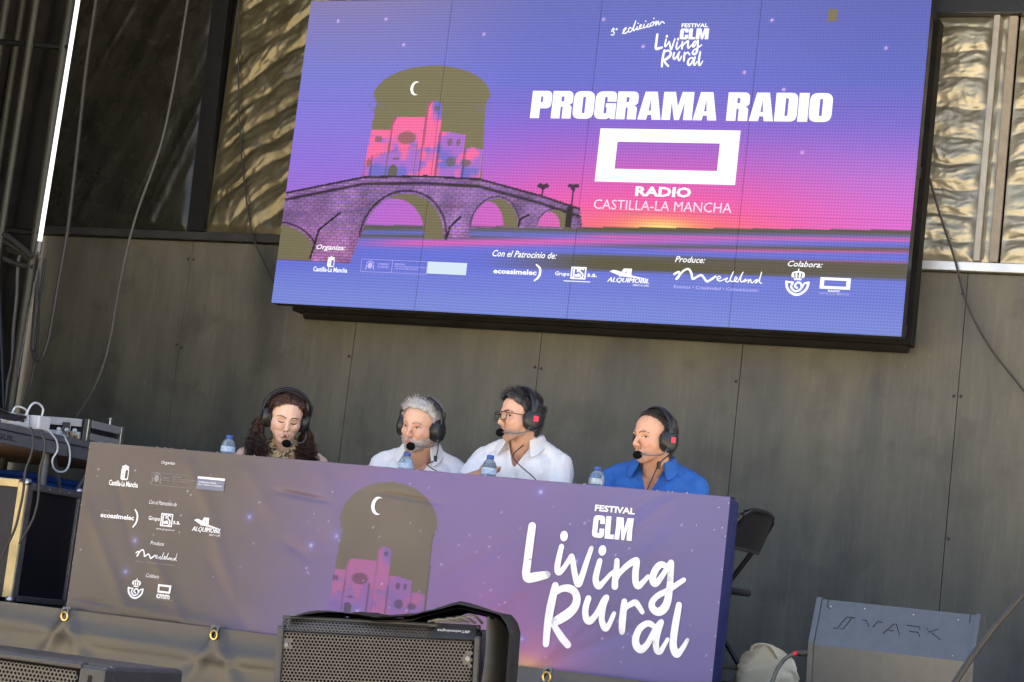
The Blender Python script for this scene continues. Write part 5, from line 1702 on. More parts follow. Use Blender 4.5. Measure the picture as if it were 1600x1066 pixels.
def keep_faces(me, mask, disp=None, name='part', trim=0):
    """new mesh from the faces whose vertices all pass the mask"""
    co = coords(me)
    if disp is not None:
        co = co + disp
    bm = bmesh.new()
    idx = {}
    for p in me.polygons:
        vs_ = list(p.vertices)
        if all(mask[v] for v in vs_):
            for v in vs_:
                if v not in idx:
                    idx[v] = bm.verts.new(co[v])
            bm.faces.new([idx[v] for v in vs_])
    out = bpy.data.meshes.new(name)
    if trim:
        for it in range(trim):
            bnd = [v for v in bm.verts if v.is_boundary]
            new = []
            for v in bnd:
                nb = [e_.other_vert(v).co for e_ in v.link_edges if e_.is_boundary]
                new.append(v.co * .5 + sum(nb, Vector()) / max(1, len(nb)) * .5 if nb else v.co.copy())
            for v, c_ in zip(bnd, new):
                v.co = c_
    bm.to_mesh(out)
    bm.free()
    return out


SKIN = material('skin', rough=0.48, spec=0.4, attr='Col', vary=0.05, vscale=60, bump=0.05, bscale=300)
SKIN.node_tree.nodes['Principled BSDF'].inputs['Subsurface Weight'].default_value = 0.06
SKIN.node_tree.nodes['Principled BSDF'].inputs['Subsurface Radius'].default_value = (0.01, 0.004, 0.002)
M['eye_white'] = material('eye_white', (0.62, 0.60, 0.58), 0.25)
M['eye_dark'] = material('eye_iris', (0.03, 0.018, 0.012), 0.2)
M['lash'] = material('lash_line', (0.02, 0.012, 0.01), 0.6)
M['foam'] = material('black_foam', (0.006, 0.006, 0.007), 0.95, spec=0.1, bump=0.5, bscale=500)
M['headset'] = material('headset_plastic', (0.014, 0.016, 0.019), 0.36, spec=0.55, vary=0.2, vscale=50)
M['pad'] = material('headset_pad', (0.012, 0.013, 0.015), 0.42, spec=0.5, bump=0.2, bscale=200)
M['sticker'] = material('red_sticker', (0.80, 0.045, 0.085), 0.4)

HEAD = [  # tapered pieces of the head, melted together: (a, ra, b, rb)
    ((0, -.030, .036), .076, (0, .012, .034), .074),
    ((0, -.035, .020), .070, (0, -.045, -.005), .062),
    ((0, .022, .045), .066, (0, .030, .020), .062),
    ((-.018, .026, -.020), .052, (.018, .026, -.020), .052),
    ((-.012, .032, -.055), .042, (.012, .032, -.055), .042),
    ((0, .050, -.082), .029, (0, .053, -.091), .021),
    ((-.042, .002, -.050), .024, (-.014, .052, -.089), .018),
    ((.042, .002, -.050), .024, (.014, .052, -.089), .018),
    ((-.040, .054, -.022), .021, (-.030, .058, -.032), .020),
    ((.040, .054, -.022), .021, (.030, .058, -.032), .020),
    ((-.034, .077, .020), .011, (-.010, .084, .019), .010),
    ((.034, .077, .020), .011, (.010, .084, .019), .010),
    ((0, .084, .010), .0088, (0, .103, -.033), .0100),
    ((-.011, .090, -.037), .0074, (.011, .090, -.037), .0074),
    ((-.018, .070, -.064), .0080, (.018, .070, -.064), .0080),
    ((-.012, .081, -.0620), .0062, (.012, .081, -.0620), .0062),
    ((-.011, .079, -.0725), .0070, (.011, .079, -.0725), .0070),
    ((-.076, -.012, .012), .010, (-.074, -.008, -.022), .008),
    ((.076, -.012, .012), .010, (.074, -.008, -.022), .008),
]


def person(name, label, O, phi_h, pitch, roll, phi_t, zn, back, build, skin, hair, kind, wide=1.0):
    """O: point between the eyes' level inside the head; angles in degrees; phi from -Y towards +X"""
    Hm = Matrix.Translation(O) @ Matrix.Rotation(math.radians(phi_h + 180), 4, 'Z') @ Matrix.Rotation(math.radians(-pitch), 4, 'X') @ Matrix.Rotation(math.radians(roll), 4, 'Y')
    ht = Vector((math.sin(math.radians(phi_t)), -math.cos(math.radians(phi_t)), 0))
    base = Vector((O[0], O[1], 0)) - ht * back
    Bm = Matrix.Translation(base) @ Matrix.Rotation(math.radians(phi_t + 180), 4, 'Z')
    h = lambda *p: Hm @ Vector(p)
    b = lambda *p: Bm @ Vector(p)
    w = build
    mb = MB()
    for a, ra, c, rc in HEAD:
        a = Vector((a[0] * wide, a[1], a[2]))
        c = Vector((c[0] * wide, c[1], c[2]))
        capsule(mb, Hm @ a, ra, Hm @ c, rc)
    nr = .050 if kind == 'woman' else .058
    capsule(mb, h(0, -.030, -.045), nr * .98, b(0, -.015, zn - .03), nr * 1.05)
    sh = .192 * w if kind == 'woman' else .180 * w
    torso = []
    for s in (-1, 1):
        torso += [((s * .03, -.03, zn - .005), .040, (s * (sh - .02), -.02, zn - .068), .042)]
        torso += [((s * .085 * w, -.01, zn - .14), .100 * w, (s * .07 * w, -.03, zn - .28), .105 * w)]
        torso += [((s * .07 * w, -.04, zn - .28), .105 * w, (s * .085, -.07, .53), .105)]
    arms = []
    for s in (-1, 1):
        if kind == 'glasses' and s == 1:
            el, wr_ = (s * (sh + .020), .12, .765), (s * .035, .300, .802)
        else:
            el, wr_ = (s * (sh + .05), .05, zn - .33), (s * .11, .23, .60)
        arms.append(((s * sh, -.015, zn - .085), .050 * w, el, .041 * w, wr_, .027))
    for a, ra, c, rc in torso:
        capsule(mb, b(*a), ra, b(*c), rc)
    for s, (a, ra, e, re, wr_, rw) in zip((-1, 1), arms):
        capsule(mb, b(*a), ra, b(*e), re)
        capsule(mb, b(*e), re, b(*wr_), rw)
        W = Vector(wr_)
        fd = (W - Vector(e)).normalized()
        sd = Vector((-s, .25, 0)).normalized()
        if fd.z < -.02 or True:
            fd = Vector((fd.x * .6, fd.y, fd.z * .2 + (.12 if kind == 'glasses' and s == 1 else -.02))).normalized()
        sd = fd.cross(Vector((0, 0, 1))).normalized() * (-s)
        palm = W + fd * .05
        capsule(mb, b(*(W + fd * .01)), .024, b(*palm), .026)
        capsule(mb, b(*(palm + sd * .018)), .018, b(*(palm - sd * .020)), .018)
        for k, (off, ln, up) in enumerate(((.028, .072, .012), (.010, .082, .020), (-.009, .076, .016), (-.027, .058, .008))):
            r0 = palm + fd * .018 + sd * off
            r1 = r0 + fd * ln * .45 + Vector((0, 0, up * .5))
            r2 = r1 + fd * ln * .33 - Vector((0, 0, .006))
            r3 = r2 + fd * ln * .20 - Vector((0, 0, .014))
            capsule(mb, b(*r0), .0092, b(*r1), .0086, 10, 4)
            capsule(mb, b(*r1), .0086, b(*r2), .0080, 10, 4)
            capsule(mb, b(*r2), .0080, b(*r3), .0070, 10, 4)
        t0 = W + fd * .025 + sd * .022
        t1 = t0 + fd * .030 + sd * .024 + Vector((0, 0, .006))
        t2 = t1 + fd * .030 + sd * .002 + Vector((0, 0, .004))
        capsule(mb, b(*t0), .012, b(*t1), .0105, 10, 4)
        capsule(mb, b(*t1), .0105, b(*t2), .0085, 10, 4)
    legs = []
    for s in (-1, 1):
        legs += [((s * .09, -.07, .525), .090, (s * .12, .34, .52), .062), ((s * .12, .34, .52), .060, (s * .12, .30, .10), .042)]
        capsule(mb, b(s * .12, .29, .055), .040, b(s * .13, .43, .036), .034)
    for a, ra, c, rc in legs:
        capsule(mb, b(*a), ra, b(*c), rc)
    me = melt(mb, .0042, 5)
    P = coords(me)
    L = to_local(Hm, P)
    N = normals(me)
    fwd = np.array(Hm.to_3x3() @ Vector((0, 1, 0)))
    # sockets, lids and mouth corner: small moves along the face's forward axis
    mv = np.zeros(len(P))
    for s in (-1, 1):
        mv -= .0085 * gauss(L, (s * .031 * wide, .080, .004), (.015, .03, .0095))
        mv += .0030 * gauss(L, (s * .031 * wide, .080, .001), (.011, .03, .006))
        mv -= .0008 * gauss(L, (s * .030, .08, -.050), (.010, .04, .016))
    mv -= .0030 * gauss(L, (0, .085, -.0675), (.020, .03, .0022))
    mv -= .0025 * gauss(L, (0, .085, -.080), (.018, .03, .005))
    P = P + mv[:, None] * fwd[None, :]
    me.vertices.foreach_set('co', P.reshape(-1).astype(np.float32))
    me.update()
    # colours of the skin itself
    c = np.tile(np.array(skin), (len(P), 1))
    front = sstep(.0, .05, L[:, 1])
    red = gauss(L, (.042, .06, -.030), .024) + gauss(L, (-.042, .06, -.030), .024) + 1.1 * gauss(L, (0, .105, -.034), .014)
    c = c * (1 - np.clip(red, 0, 1)[:, None] * np.array([.02, .20, .20]) * (.8 if kind == 'grey' else .45))
    lipm = gauss(L, (0, .088, -.062), (.017, .03, .0042)) + gauss(L, (0, .088, -.0725), (.016, .03, .0046))
    c = c * (1 - np.clip(lipm, 0, 1)[:, None] * (np.array([.22, .52, .46]) if kind == 'woman' else np.array([.16, .38, .34])))
    for s in (-1, 1):
        soc = gauss(L, (s * .031, .08, .004), (.017, .03, .009))
        c = c * (1 - soc[:, None] * np.array([.12, .18, .18]))
    if kind in ('glasses', 'blue'):
        st_ = sstep(-.045, -.062, L[:, 2]) * sstep(-.115, -.10, L[:, 2]) * sstep(.0, .03, L[:, 1]) * (1 - np.clip(lipm * 1.5, 0, 1))
        st_ *= (.42 if kind == 'glasses' else .22)
        c = c * (1 - st_[:, None] * np.array([.62, .55, .45]))
    yb = lambda z, sh_: np.interp(z, [-.10, -.05, -.01, .02, .05, .070, .082, .10, .13], np.array([-.070, -.045, -.012, .012, .030, .052, .075, .16, .2]) + np.array(sh_))
    shifts = {'woman': [.0, .0, .0, .012, .014, .012, .0, 0, 0], 'grey': [0] * 9, 'glasses': [0, .0, .004, .006, .008, .01, .012, 0, 0], 'blue': [0, 0, .0, -.006, -.022, -.032, -.045, -.09, -.05]}
    nz = n3(L, 60, 3.1) * .006
    hm = (L[:, 1] < yb(L[:, 2], shifts[kind]) + nz) & (L[:, 2] > -.075 + nz * .5)
    hm &= ~((np.abs(L[:, 0]) > .069 * wide) & (L[:, 2] < .012) & (L[:, 1] > -.035))
    c[hm] = c[hm] * .35 + np.array(hair[0]) * .65
    ob = link(name, me, SKIN, smooth='all')
    set_color(me, c)
    tag(ob, label, 'person', 'speakers seated at the table')
    bvh = BVHTree.FromPolygons([Vector(p) for p in P], [tuple(p.vertices) for p in me.polygons])

    def face(d=.0008):
        def fn(x, z):
            o_ = Hm @ Vector((x, .25, z))
            dr = (Hm.to_3x3() @ Vector((0, -1, 0)))
            q = bvh.ray_cast(o_, dr)[0]
            if q is None:
                q = Hm @ Vector((x, .08, z))
            return q - dr * d
        return fn
    # eyes, brows, mouth line
    for s in (-1, 1):
        ex = s * .0315 * wide
        if kind != 'woman':
            Print().poly([(ex - .0125, .0010), (ex - .006, -.0024), (ex + .004, -.0026), (ex + .0125, .0010), (ex + .006, .0036), (ex - .004, .0038)]).build('eye', M['eye_white'], ob, face(.0009), 1)
            Print().ell(ex - .002 * (1 if kind != 'grey' else -1), .0006, .0045, .0034, 12).build('iris', M['eye_dark'], ob, face(.0016))
            Print().stroke([(ex - .0150, .0010, .0008), (ex - .006, .0042, .0013), (ex + .006, .0040, .0013), (ex + .0155, .0005, .0008)], 3).build('eyelid_line', M['lash'], ob, face(.0018))
        else:
            Print().stroke([(ex - .0150, -.002, .0008), (ex - .006, -.0062, .0026), (ex + .006, -.0066, .0027), (ex + .0150, -.002, .0009)], 3).build('eyelid_line', M['lash'], ob, face(.0012))
        bc = M['brow_' + kind]
        tk = {'woman': .0023, 'grey': .0030, 'glasses': .0030, 'blue': .0026}[kind]
        Print().stroke([(s * .012, .0185, tk * .9), (s * .022, .0225, tk), (s * .036, .0245, tk * .9), (s * .050, .0180, tk * .4)], 4).build('eyebrow', bc, ob, face(.0012))
        Print().ell(s * .0065, -.0475, .0036, .0022, 8).build('nostril', M['lash'], ob, face(.0006))
    if kind == 'woman':
        Print().poly([(-.023, -.0640), (-.009, -.0605), (.009, -.0605), (.023, -.0640), (.012, -.0735), (-.012, -.0735)]).build('mouth', material('open_mouth', (0.16, 0.035, 0.03), 0.4), ob, face(.0010), 1)
        Print().poly([(-.015, -.0630), (.015, -.0630), (.013, -.0672), (-.013, -.0672)]).build('teeth', material('teeth', (0.72, 0.69, 0.62), 0.3), ob, face(.0018))
    else:
        Print().stroke([(-.021, -.0665, .0006), (-.008, -.0672, .0011), (.008, -.0672, .0011), (.021, -.0665, .0006)], 3).build('mouth_line', M['mouth'], ob, face(.0012))
    return dict(ob=ob, me=me, P=P, L=L, N=N, Hm=Hm, Bm=Bm, b=b, h=h, torso=torso, arms=arms, legs=legs, hm=hm, zn=zn, kind=kind, bvh=bvh, sh=sh)


def strand_mesh(paths, r0, r1, sides=3):
    mb = MB()
    for pth in paths:
        k = len(pth)
        mb.tube(pth, [r0 + (r1 - r0) * i / (k - 1) for i in range(k)], sides, cap=False)
    return mb


def short_hair(pd, mt, thick, length, count, lean, seed, r0=.0011, spike=0.0):
    """cap of hair with many short locks standing out of it"""
    L, P, N, hm = pd['L'], pd['P'], pd['N'], pd['hm']
    nzz = n3(L, 45, seed)
    t = thick(L) * (.75 + .5 * nzz)
    cap = keep_faces(pd['me'], hm, N * t[:, None], 'hair')
    r_ = np.random.default_rng(seed)
    idx = np.where(hm & (t > .001))[0]
    pick = r_.choice(idx, count)
    R3 = np.array(pd['Hm'].to_3x3())
    paths = []
    for i in pick:
        n_ = N[i]
        ln = lean(L[i]) @ R3.T
        k = length(L[i]) * r_.uniform(.6, 1.25)
        p0 = P[i] + n_ * t[i] * .6
        d = n_ * (.45 + spike) + ln + r_.normal(0, .16, 3)
        d = d / np.linalg.norm(d)
        p1 = p0 + d * k * .5
        p2 = p1 + (d * .8 + ln * .5) * k * .5
        paths.append([tuple(p0), tuple(p1), tuple(p2)])
    mb = strand_mesh(paths, r0, r0 * .25)
    bm = bmesh.new()
    bm.from_mesh(cap)
    me2 = bpy.data.meshes.new('s')
    me2.from_pydata(mb.v, [], mb.f)
    bm.from_mesh(me2)
    out = bpy.data.meshes.new('hair')
    bm.to_mesh(out)
    bm.free()
    return link('hair', out, mt, pd['ob'], smooth='all')


def make_shirt(pd, mt, sleeve, extra=.010, vneck=.10, vhalf=.05, name='shirt', seed=1, collar_mt=None, trouser_mt=None):
    b, zn = pd['b'], pd['zn']
    mb = MB()
    for a, ra, c, rc in pd['torso']:
        capsule(mb, b(*a), ra + extra, b(*c), rc + extra * 1.3)
    capsule(mb, b(0, -.02, zn - .01), .070, b(0, -.01, zn - .10), .085)
    for a, ra, e, re, wr_, rw in pd['arms']:
        a, e, wr_ = Vector(a), Vector(e), Vector(wr_)
        end = a.lerp(e, min(1, sleeve))
        capsule(mb, b(*a), ra + extra, b(*end), ra * (1 - .2 * sleeve) + extra * 1.5)
        if sleeve > 1:
            capsule(mb, b(*e), re + extra, b(*e.lerp(wr_, sleeve - 1)), rw + extra * 1.3)
    me = melt(mb, .0065, 6)
    P = coords(me)
    N = normals(me)
    Lb = to_local(pd['Bm'], P)
    wv = n3(Lb, 7, seed + 2)
    fold = n3(Lb * np.array([1, 1, .5]), 14, seed) * .004 + (np.abs(n3(Lb + wv[:, None] * .05, 22, seed + 5)) ** .7 - .4) * -.006
    diag = np.sin((Lb[:, 0] * np.sign(Lb[:, 0]) * 55 + Lb[:, 2] * 60)) * .0022 * sstep(.08, .16, np.abs(Lb[:, 0]))
    P = P + N * (fold + diag)[:, None]
    me.vertices.foreach_set('co', P.reshape(-1).astype(np.float32))
    rad = np.hypot(Lb[:, 0], Lb[:, 1] + .012)
    hole = (rad < .066) & (Lb[:, 2] > zn - .10)
    vv = (Lb[:, 1] > .0) & (np.abs(Lb[:, 0]) < vhalf * (Lb[:, 2] - (zn - .035 - vneck)) / vneck) & (Lb[:, 2] > zn - .035 - vneck)
    hole |= vv
    sh = keep_faces(me, ~hole, None, name, 10)
    so = link(name, sh, mt, pd['ob'], smooth='all')
    sb = BVHTree.FromPolygons([v.co.copy() for v in sh.vertices], [tuple(q.vertices) for q in sh.polygons])
    dr = pd['Bm'].to_3x3() @ Vector((0, -1, 0))

    def chest(x, z):
        q = sb.ray_cast(pd['Bm'] @ Vector((x, .4, z)), dr)[0]
        return (q if q is not None else pd['Bm'] @ Vector((x, .12, z))) - dr * .0022
    zv = zn - .035 - vneck
    Print().rect(-.016, zv - .22, .016, zv - .004).build('placket', mt, so, chest, 4)
    for dz in (.02, .09, .16):
        MB().ball(chest(0, zv - dz) - dr * .001, (.0055, .004, .0055), 10, 6).build('button', M['white_plastic'], so, True)
    # turned-down collar: an upright band and two pointed leaves
    cm = collar_mt or mt
    nu, nv = 48, 9
    ang = np.linspace(math.radians(38), math.radians(322), nu)      # measured from the front, round the back
    U, V = np.meshgrid(ang, np.linspace(0, 1, nv), indexing='ij')
    frontness = np.clip(np.cos(U) * .5 + .5, 0, 1)
    z_in = zn + .012 + .026 * (1 - frontness) ** .7 - .016 * frontness ** 3
    spread = .010 + .052 * sstep(.35, 1, V) * (.55 + .45 * frontness)
    r_ = .068 + spread * (V > 0) * V + .012 * np.sin(V * math.pi)
    z = z_in + .018 * np.sin(np.clip(V * 2.2, 0, 1) * math.pi / 2) - .072 * sstep(.3, 1, V) * (.45 + .55 * frontness)
    point = np.exp(-((frontness - .88) / .14) ** 2) * sstep(.3, 1, V)
    C = np.stack([np.sin(U) * (r_ + .006 * point), np.cos(U) * (r_ * 1.02 + .010 * point) - .012, z - .026 * point], -1)
    W = np.array(pd['Bm'])
    Cw = C @ W[:3, :3].T + W[:3, 3]
    co_ = link('collar', grid_mesh('collar', Cw), cm, so, smooth='all')
    sol = co_.modifiers.new('thick', 'SOLIDIFY')
    sol.thickness = .003
    # trousers
    mb = MB()
    for a, ra, c, rc in pd['legs']:
        capsule(mb, b(*a), ra + .012, b(*c), rc + .014)
    capsule(mb, b(-.05, -.07, .54), .125, b(.05, -.07, .54), .125)
    link('trousers', melt(mb, .010, 4), trouser_mt or M['denim'], pd['ob'], smooth='all')
    for s in (-1, 1):
        mb = MB()
        capsule(mb, b(s * .12, .27, .050), .046, b(s * .13, .43, .042), .040)
        link('shoe', melt(mb, .008, 3), M['shoe'], pd['ob'], smooth='all')
    return so


def headset(pd, label, sticker=False, boom_z=-.080, foam=(-.022, .122, -.078)):
    Hm = pd['Hm']
    t = thing('headset', label, 'headset', tuple(Hm @ Vector((0, 0, 0))), 'broadcast headsets worn by the speakers')
    X = lambda *p: Hm @ Vector(p)
    up = .008 if pd['kind'] == 'woman' else .004
    for s in (-1, 1):
        rot = Hm.to_3x3().to_4x4() @ Matrix.Rotation(math.radians(90), 4, 'Y') @ Matrix.Rotation(math.radians(8 * s), 4, 'X')
        cx = s * .094
        e_ = MB()
        prof = [(.030, -.020), (.044, -.018), (.049, -.008), (.049, .004), (.044, .014), (.036, .019), (.012, .021)]
        mt_ = Hm.to_3x3().to_4x4() @ Matrix.Rotation(math.radians(90 * s), 4, 'Y')
        sc = Matrix.Diagonal((1.06, .90, 1, 1))
        e_.lathe(prof, 24, X(cx, -.012, -.006), mt_ @ sc)
        cup = e_.build('ear_cup', M['headset'], t, True)
        pad = MB()
        pad.lathe([(.030, -.024), (.043, -.022), (.047, -.012), (.043, -.004)], 24, X(s * .086, -.012, -.006), mt_ @ sc)
        pad.build('ear_pad', M['pad'], cup, True)
        MB().tube([X(s * .106, -.012, .040), X(s * .110, -.012, .062), X(s * .106, -.012, .082)], .010, 8).build('yoke', M['headset'], t, True)
        if sticker and s == -1:
            MB().box((-.013, -.013, 0), (.013, .013, .0022), .0015, Matrix.Translation(X(s * .1155, -.014, -.002)) @ Hm.to_3x3().to_4x4() @ Matrix.Rotation(math.radians(90 * s), 4, 'Y')).build('sticker', M['sticker'], cup)
    # padded headband: an arch over the crown
    nb, nw = 34, 6
    A, V = np.meshgrid(np.linspace(math.radians(-4), math.radians(184), nb), np.linspace(0, 2 * math.pi, nw * 2, endpoint=False), indexing='ij')
    ax, az = .112, .102 + up
    C = np.stack([np.cos(A) * (ax + .0065 * np.cos(V)), -.006 + .0165 * np.sin(V) + .004 * np.sin(A), .034 + np.sin(A) * (az + .0065 * np.cos(V))], -1)
    W = np.array(Hm)
    C = C @ W[:3, :3].T + W[:3, 3]
    C = np.concatenate([C, C[:, :1]], 1)
    link('headband', grid_mesh('headband', C, flip=True), M['headset'], t, smooth='all')
    A, V = np.meshgrid(np.linspace(math.radians(35), math.radians(145), 20), np.linspace(0, 2 * math.pi, 12), indexing='ij')
    C = np.stack([np.cos(A) * (.104 + .006 * np.cos(V)), -.005 + .014 * np.sin(V), .034 + np.sin(A) * (az - .009 + .006 * np.cos(V))], -1)
    C = C @ W[:3, :3].T + W[:3, 3]
    link('band_pad', grid_mesh('band_pad', C, flip=True), M['pad'], t, smooth='all')
    f = Vector(foam)
    bp = smooth_path([X(-.106, .0, -.040), X(-.104, .030, boom_z + .012), X(-.086, .075, boom_z), X(-.055, .108, boom_z + .002), X(f.x - .012, f.y, f.z)], 6)
    MB().tube(bp, .0030, 8).build('boom', M['alu_dark'], t, True)
    MB().ball(X(*foam), (.0225, .0185, .0185), 18, 12, Hm.to_3x3().to_4x4()).build('microphone_foam', M['foam'], t, True)
    MB().ball(X(-.104, .004, -.046), .012, 10, 8).build('boom_joint', M['headset'], t, True)
    return t


def headset_cable(pd, t, pts):
    P_ = [tuple(pd['Hm'] @ Vector((-.098, -.02, -.058)))] + pts
    MB().tube(smooth_path(P_, 6), .0026, 7).build('cord', M['cable'], t, True)
    q = Vector(P_[1])
    MB().tube([q + Vector((0, 0, .016)), q - Vector((0, 0, .016))], .0085, 9).build('cord_switch', M['headset'], t, True)


M['denim'] = material('dark_denim', (0.03, 0.035, 0.055), 0.8, vary=0.2, vscale=30)
M['shoe'] = material('dark_shoe_leather', (0.03, 0.022, 0.018), 0.4)
M['mouth'] = material('mouth_line_colour', (0.20, 0.07, 0.06), 0.5)
M['brow_woman'] = material('dark_brown_brow', (0.075, 0.04, 0.026), 0.8)
M['brow_grey'] = material('grey_brow', (0.30, 0.23, 0.18), 0.8)
M['brow_glasses'] = material('black_brow', (0.06, 0.045, 0.04), 0.8)
M['brow_blue'] = material('brown_brow', (0.10, 0.07, 0.05), 0.8)
M['hair_dark_curl'] = material('dark_brown_curls', (0.022, 0.012, 0.009), 0.40, spec=0.5, color2=(0.075, 0.036, 0.021), vscale=9)
M['hair_white'] = material('silver_hair', (0.48, 0.47, 0.45), 0.5, color2=(0.72, 0.71, 0.69), vscale=50)
M['hair_black'] = material('greying_black_hair', (0.022, 0.020, 0.020), 0.42, color2=(0.065, 0.062, 0.062), vscale=40)
M['hair_brown'] = material('short_dark_hair', (0.040, 0.032, 0.026), 0.5, color2=(0.085, 0.072, 0.062), vscale=40)
M['shirt_white'] = material('white_linen', (0.86, 0.845, 0.82), 0.8, spec=0.2, vary=0.03, vscale=20, bump=0.15, bscale=500)
M['shirt_pale'] = material('pale_blue_white_cotton', (0.82, 0.825, 0.82), 0.8, spec=0.2, vary=0.03, vscale=20, bump=0.15, bscale=500)
M['polo_blue'] = material('royal_blue_pique', (0.035, 0.135, 0.44), 0.75, spec=0.25, vary=0.12, vscale=14, bump=0.2, bscale=600)

# --- woman with curly hair
wo = person('person', 'woman with long dark curly hair and leopard print top, looking down while speaking', (.683, .555, .993), 29 + 7, 15, -2, 24, .885, .075, .92, (.72, .48, .37), ((.03, .018, .012),), 'woman', .96)
def leopard():
    mt = bpy.data.materials.new('leopard_print')
    mt.use_nodes = True
    n, l = mt.node_tree.nodes, mt.node_tree.links
    bb = n['Principled BSDF']
    bb.inputs['Roughness'].default_value = .75
    tc = n.new('ShaderNodeTexCoord')
    nz = n.new('ShaderNodeTexNoise')
    nz.inputs['Scale'].default_value = 40
    l.new(tc.outputs['Object'], nz.inputs['Vector'])
    mx = n.new('ShaderNodeMix')
    mx.data_type = 'RGBA'
    mx.inputs[0].default_value = .06
    l.new(tc.outputs['Object'], mx.inputs[6])
    l.new(nz.outputs['Color'], mx.inputs[7])
    vo = n.new('ShaderNodeTexVoronoi')
    vo.inputs['Scale'].default_value = 44
    l.new(mx.outputs[2], vo.inputs['Vector'])
    rp = n.new('ShaderNodeValToRGB')
    rp.color_ramp.elements[0].position = .0
    rp.color_ramp.elements[0].color = (.26, .15, .05, 1)
    rp.color_ramp.elements[1].position = 1
    rp.color_ramp.elements[1].color = (.56, .40, .19, 1)
    for pos, c in ((.18, (.22, .12, .045, 1)), (.25, (.025, .014, .008, 1)), (.42, (.035, .018, .01, 1)), (.50, (.56, .40, .19, 1))):
        e_ = rp.color_ramp.elements.new(pos)
        e_.color = c
    l.new(vo.outputs['Distance'], rp.inputs[0])
    l.new(rp.outputs[0], bb.inputs['Base Color'])
    return mt
M['leopard'] = leopard()
b, zn = wo['b'], wo['zn']
mb = MB()
for a, ra, c, rc in wo['torso']:
    if a[2] < zn - .1:
        capsule(mb, b(*a), ra + .012, b(*c), rc + .012)
for s in (-1, 1):   # crossed halter bands
    capsule(mb, b(-s * .05, .085, zn - .135), .040, b(s * .048, .048, zn - .045), .024)
    capsule(mb, b(s * .048, .048, zn - .045), .024, b(s * .052, -.005, zn + .012), .020)
me = melt(mb, .006, 5)
P = coords(me)
Lb = to_local(wo['Bm'], P)
top_ = link('top', me, M['leopard'], wo['ob'], smooth='all')
P = P + normals(me) * (n3(Lb, 16, 4) * .005 + np.sin((Lb[:, 0] + Lb[:, 2]) * 95)* .002)[:, None]
me.vertices.foreach_set('co', P.reshape(-1).astype(np.float32))
mb = MB()
for a, ra, c, rc in wo['legs']:
    capsule(mb, b(*a), ra + .012, b(*c), rc + .014)
capsule(mb, b(-.05, -.07, .54), .12, b(.05, -.07, .54), .12)
link('trousers', melt(mb, .010, 4), M['denim'], wo['ob'], smooth='all')
for s in (-1, 1):
    mb = MB()
    capsule(mb, b(s * .12, .27, .050), .044, b(s * .13, .42, .040), .038)
    link('shoe', melt(mb, .008, 3), M['shoe'], wo['ob'], smooth='all')
# hair: parted cap plus long curls
Lh, Nh = wo['L'], wo['N']
part = np.exp(-(Lh[:, 0] / .004) ** 2) * sstep(.0, .03, Lh[:, 1])
th = (.010 + .006 * sstep(.02, .06, np.abs(Lh[:, 0]))) * (1 - .95 * part) * (1 + .35 * n3(Lh, 60, 2))
cap = keep_faces(wo['me'], wo['hm'], Nh * th[:, None], 'hair')
r_ = np.random.default_rng(11)
paths = []
Hw = wo['Hm']
for k in range(230):
    s = -1 if k % 2 else 1
    a = r_.uniform(-1.1, .45)                       # angle round the head: negative is the back
    z0 = r_.uniform(-.05, .06)
    root = Vector((s * .078 * math.cos(a), -.012 + .087 * math.sin(a), z0))
    out = r_.uniform(0, 1)
    far = .80 if s > 0 else 1.0
    fy = r_.uniform(-.06, .090) if k % 3 else r_.uniform(-.1, .0)
    ln = r_.uniform(.72, 1.12)
    p1 = Vector((s * (.098 + .030 * out), root.y * .9 - .016, -.045))
    p2 = Vector((s * (.086 + .068 * out * far), fy * .5 - .02, -.110))
    p3 = Vector((s * (.066 + .105 * out * far), fy - .005, -.175 * ln))
    p4 = Vector((s * (.056 + .135 * out * far), fy + r_.uniform(-.01, .02), -.245 * ln))
    line = smooth_path([tuple(root), tuple(p1), tuple(p2), tuple(p3), tuple(p4)], 12)
    hr = r_.uniform(.007, .0135)
    ph = r_.uniform(0, 6.3)
    turns = 2 * math.pi / r_.uniform(.036, .056)
    for q_ in range(6):
        off = r_.normal(0, .0032, 3)
        dph = r_.normal(0, .22)
        hk = hr * r_.uniform(.8, 1.15)
        L_ = 0
        pts = []
        cut = r_.uniform(.82, 1.0)
        m_n = int(len(line) * cut)
        for i, q in enumerate(line[:m_n]):
            if i:
                L_ += np.linalg.norm(q - line[i - 1])
            g_ = sstep(.10, .6, i / len(line))
            an = ph + dph + L_ * turns
            o3 = off * (.4 + .9 * g_)
            pts.append(tuple(Hw @ Vector((q[0] + o3[0] + g_ * hk * math.cos(an), q[1] + o3[1] + g_ * hk * math.sin(an), q[2] + o3[2]))))
        paths.append(pts)
mb = strand_mesh(paths, .0021, .0009, 3)
bm = bmesh.new()
bm.from_mesh(cap)
me2 = bpy.data.meshes.new('s')
me2.from_pydata(mb.v, [], mb.f)
bm.from_mesh(me2)
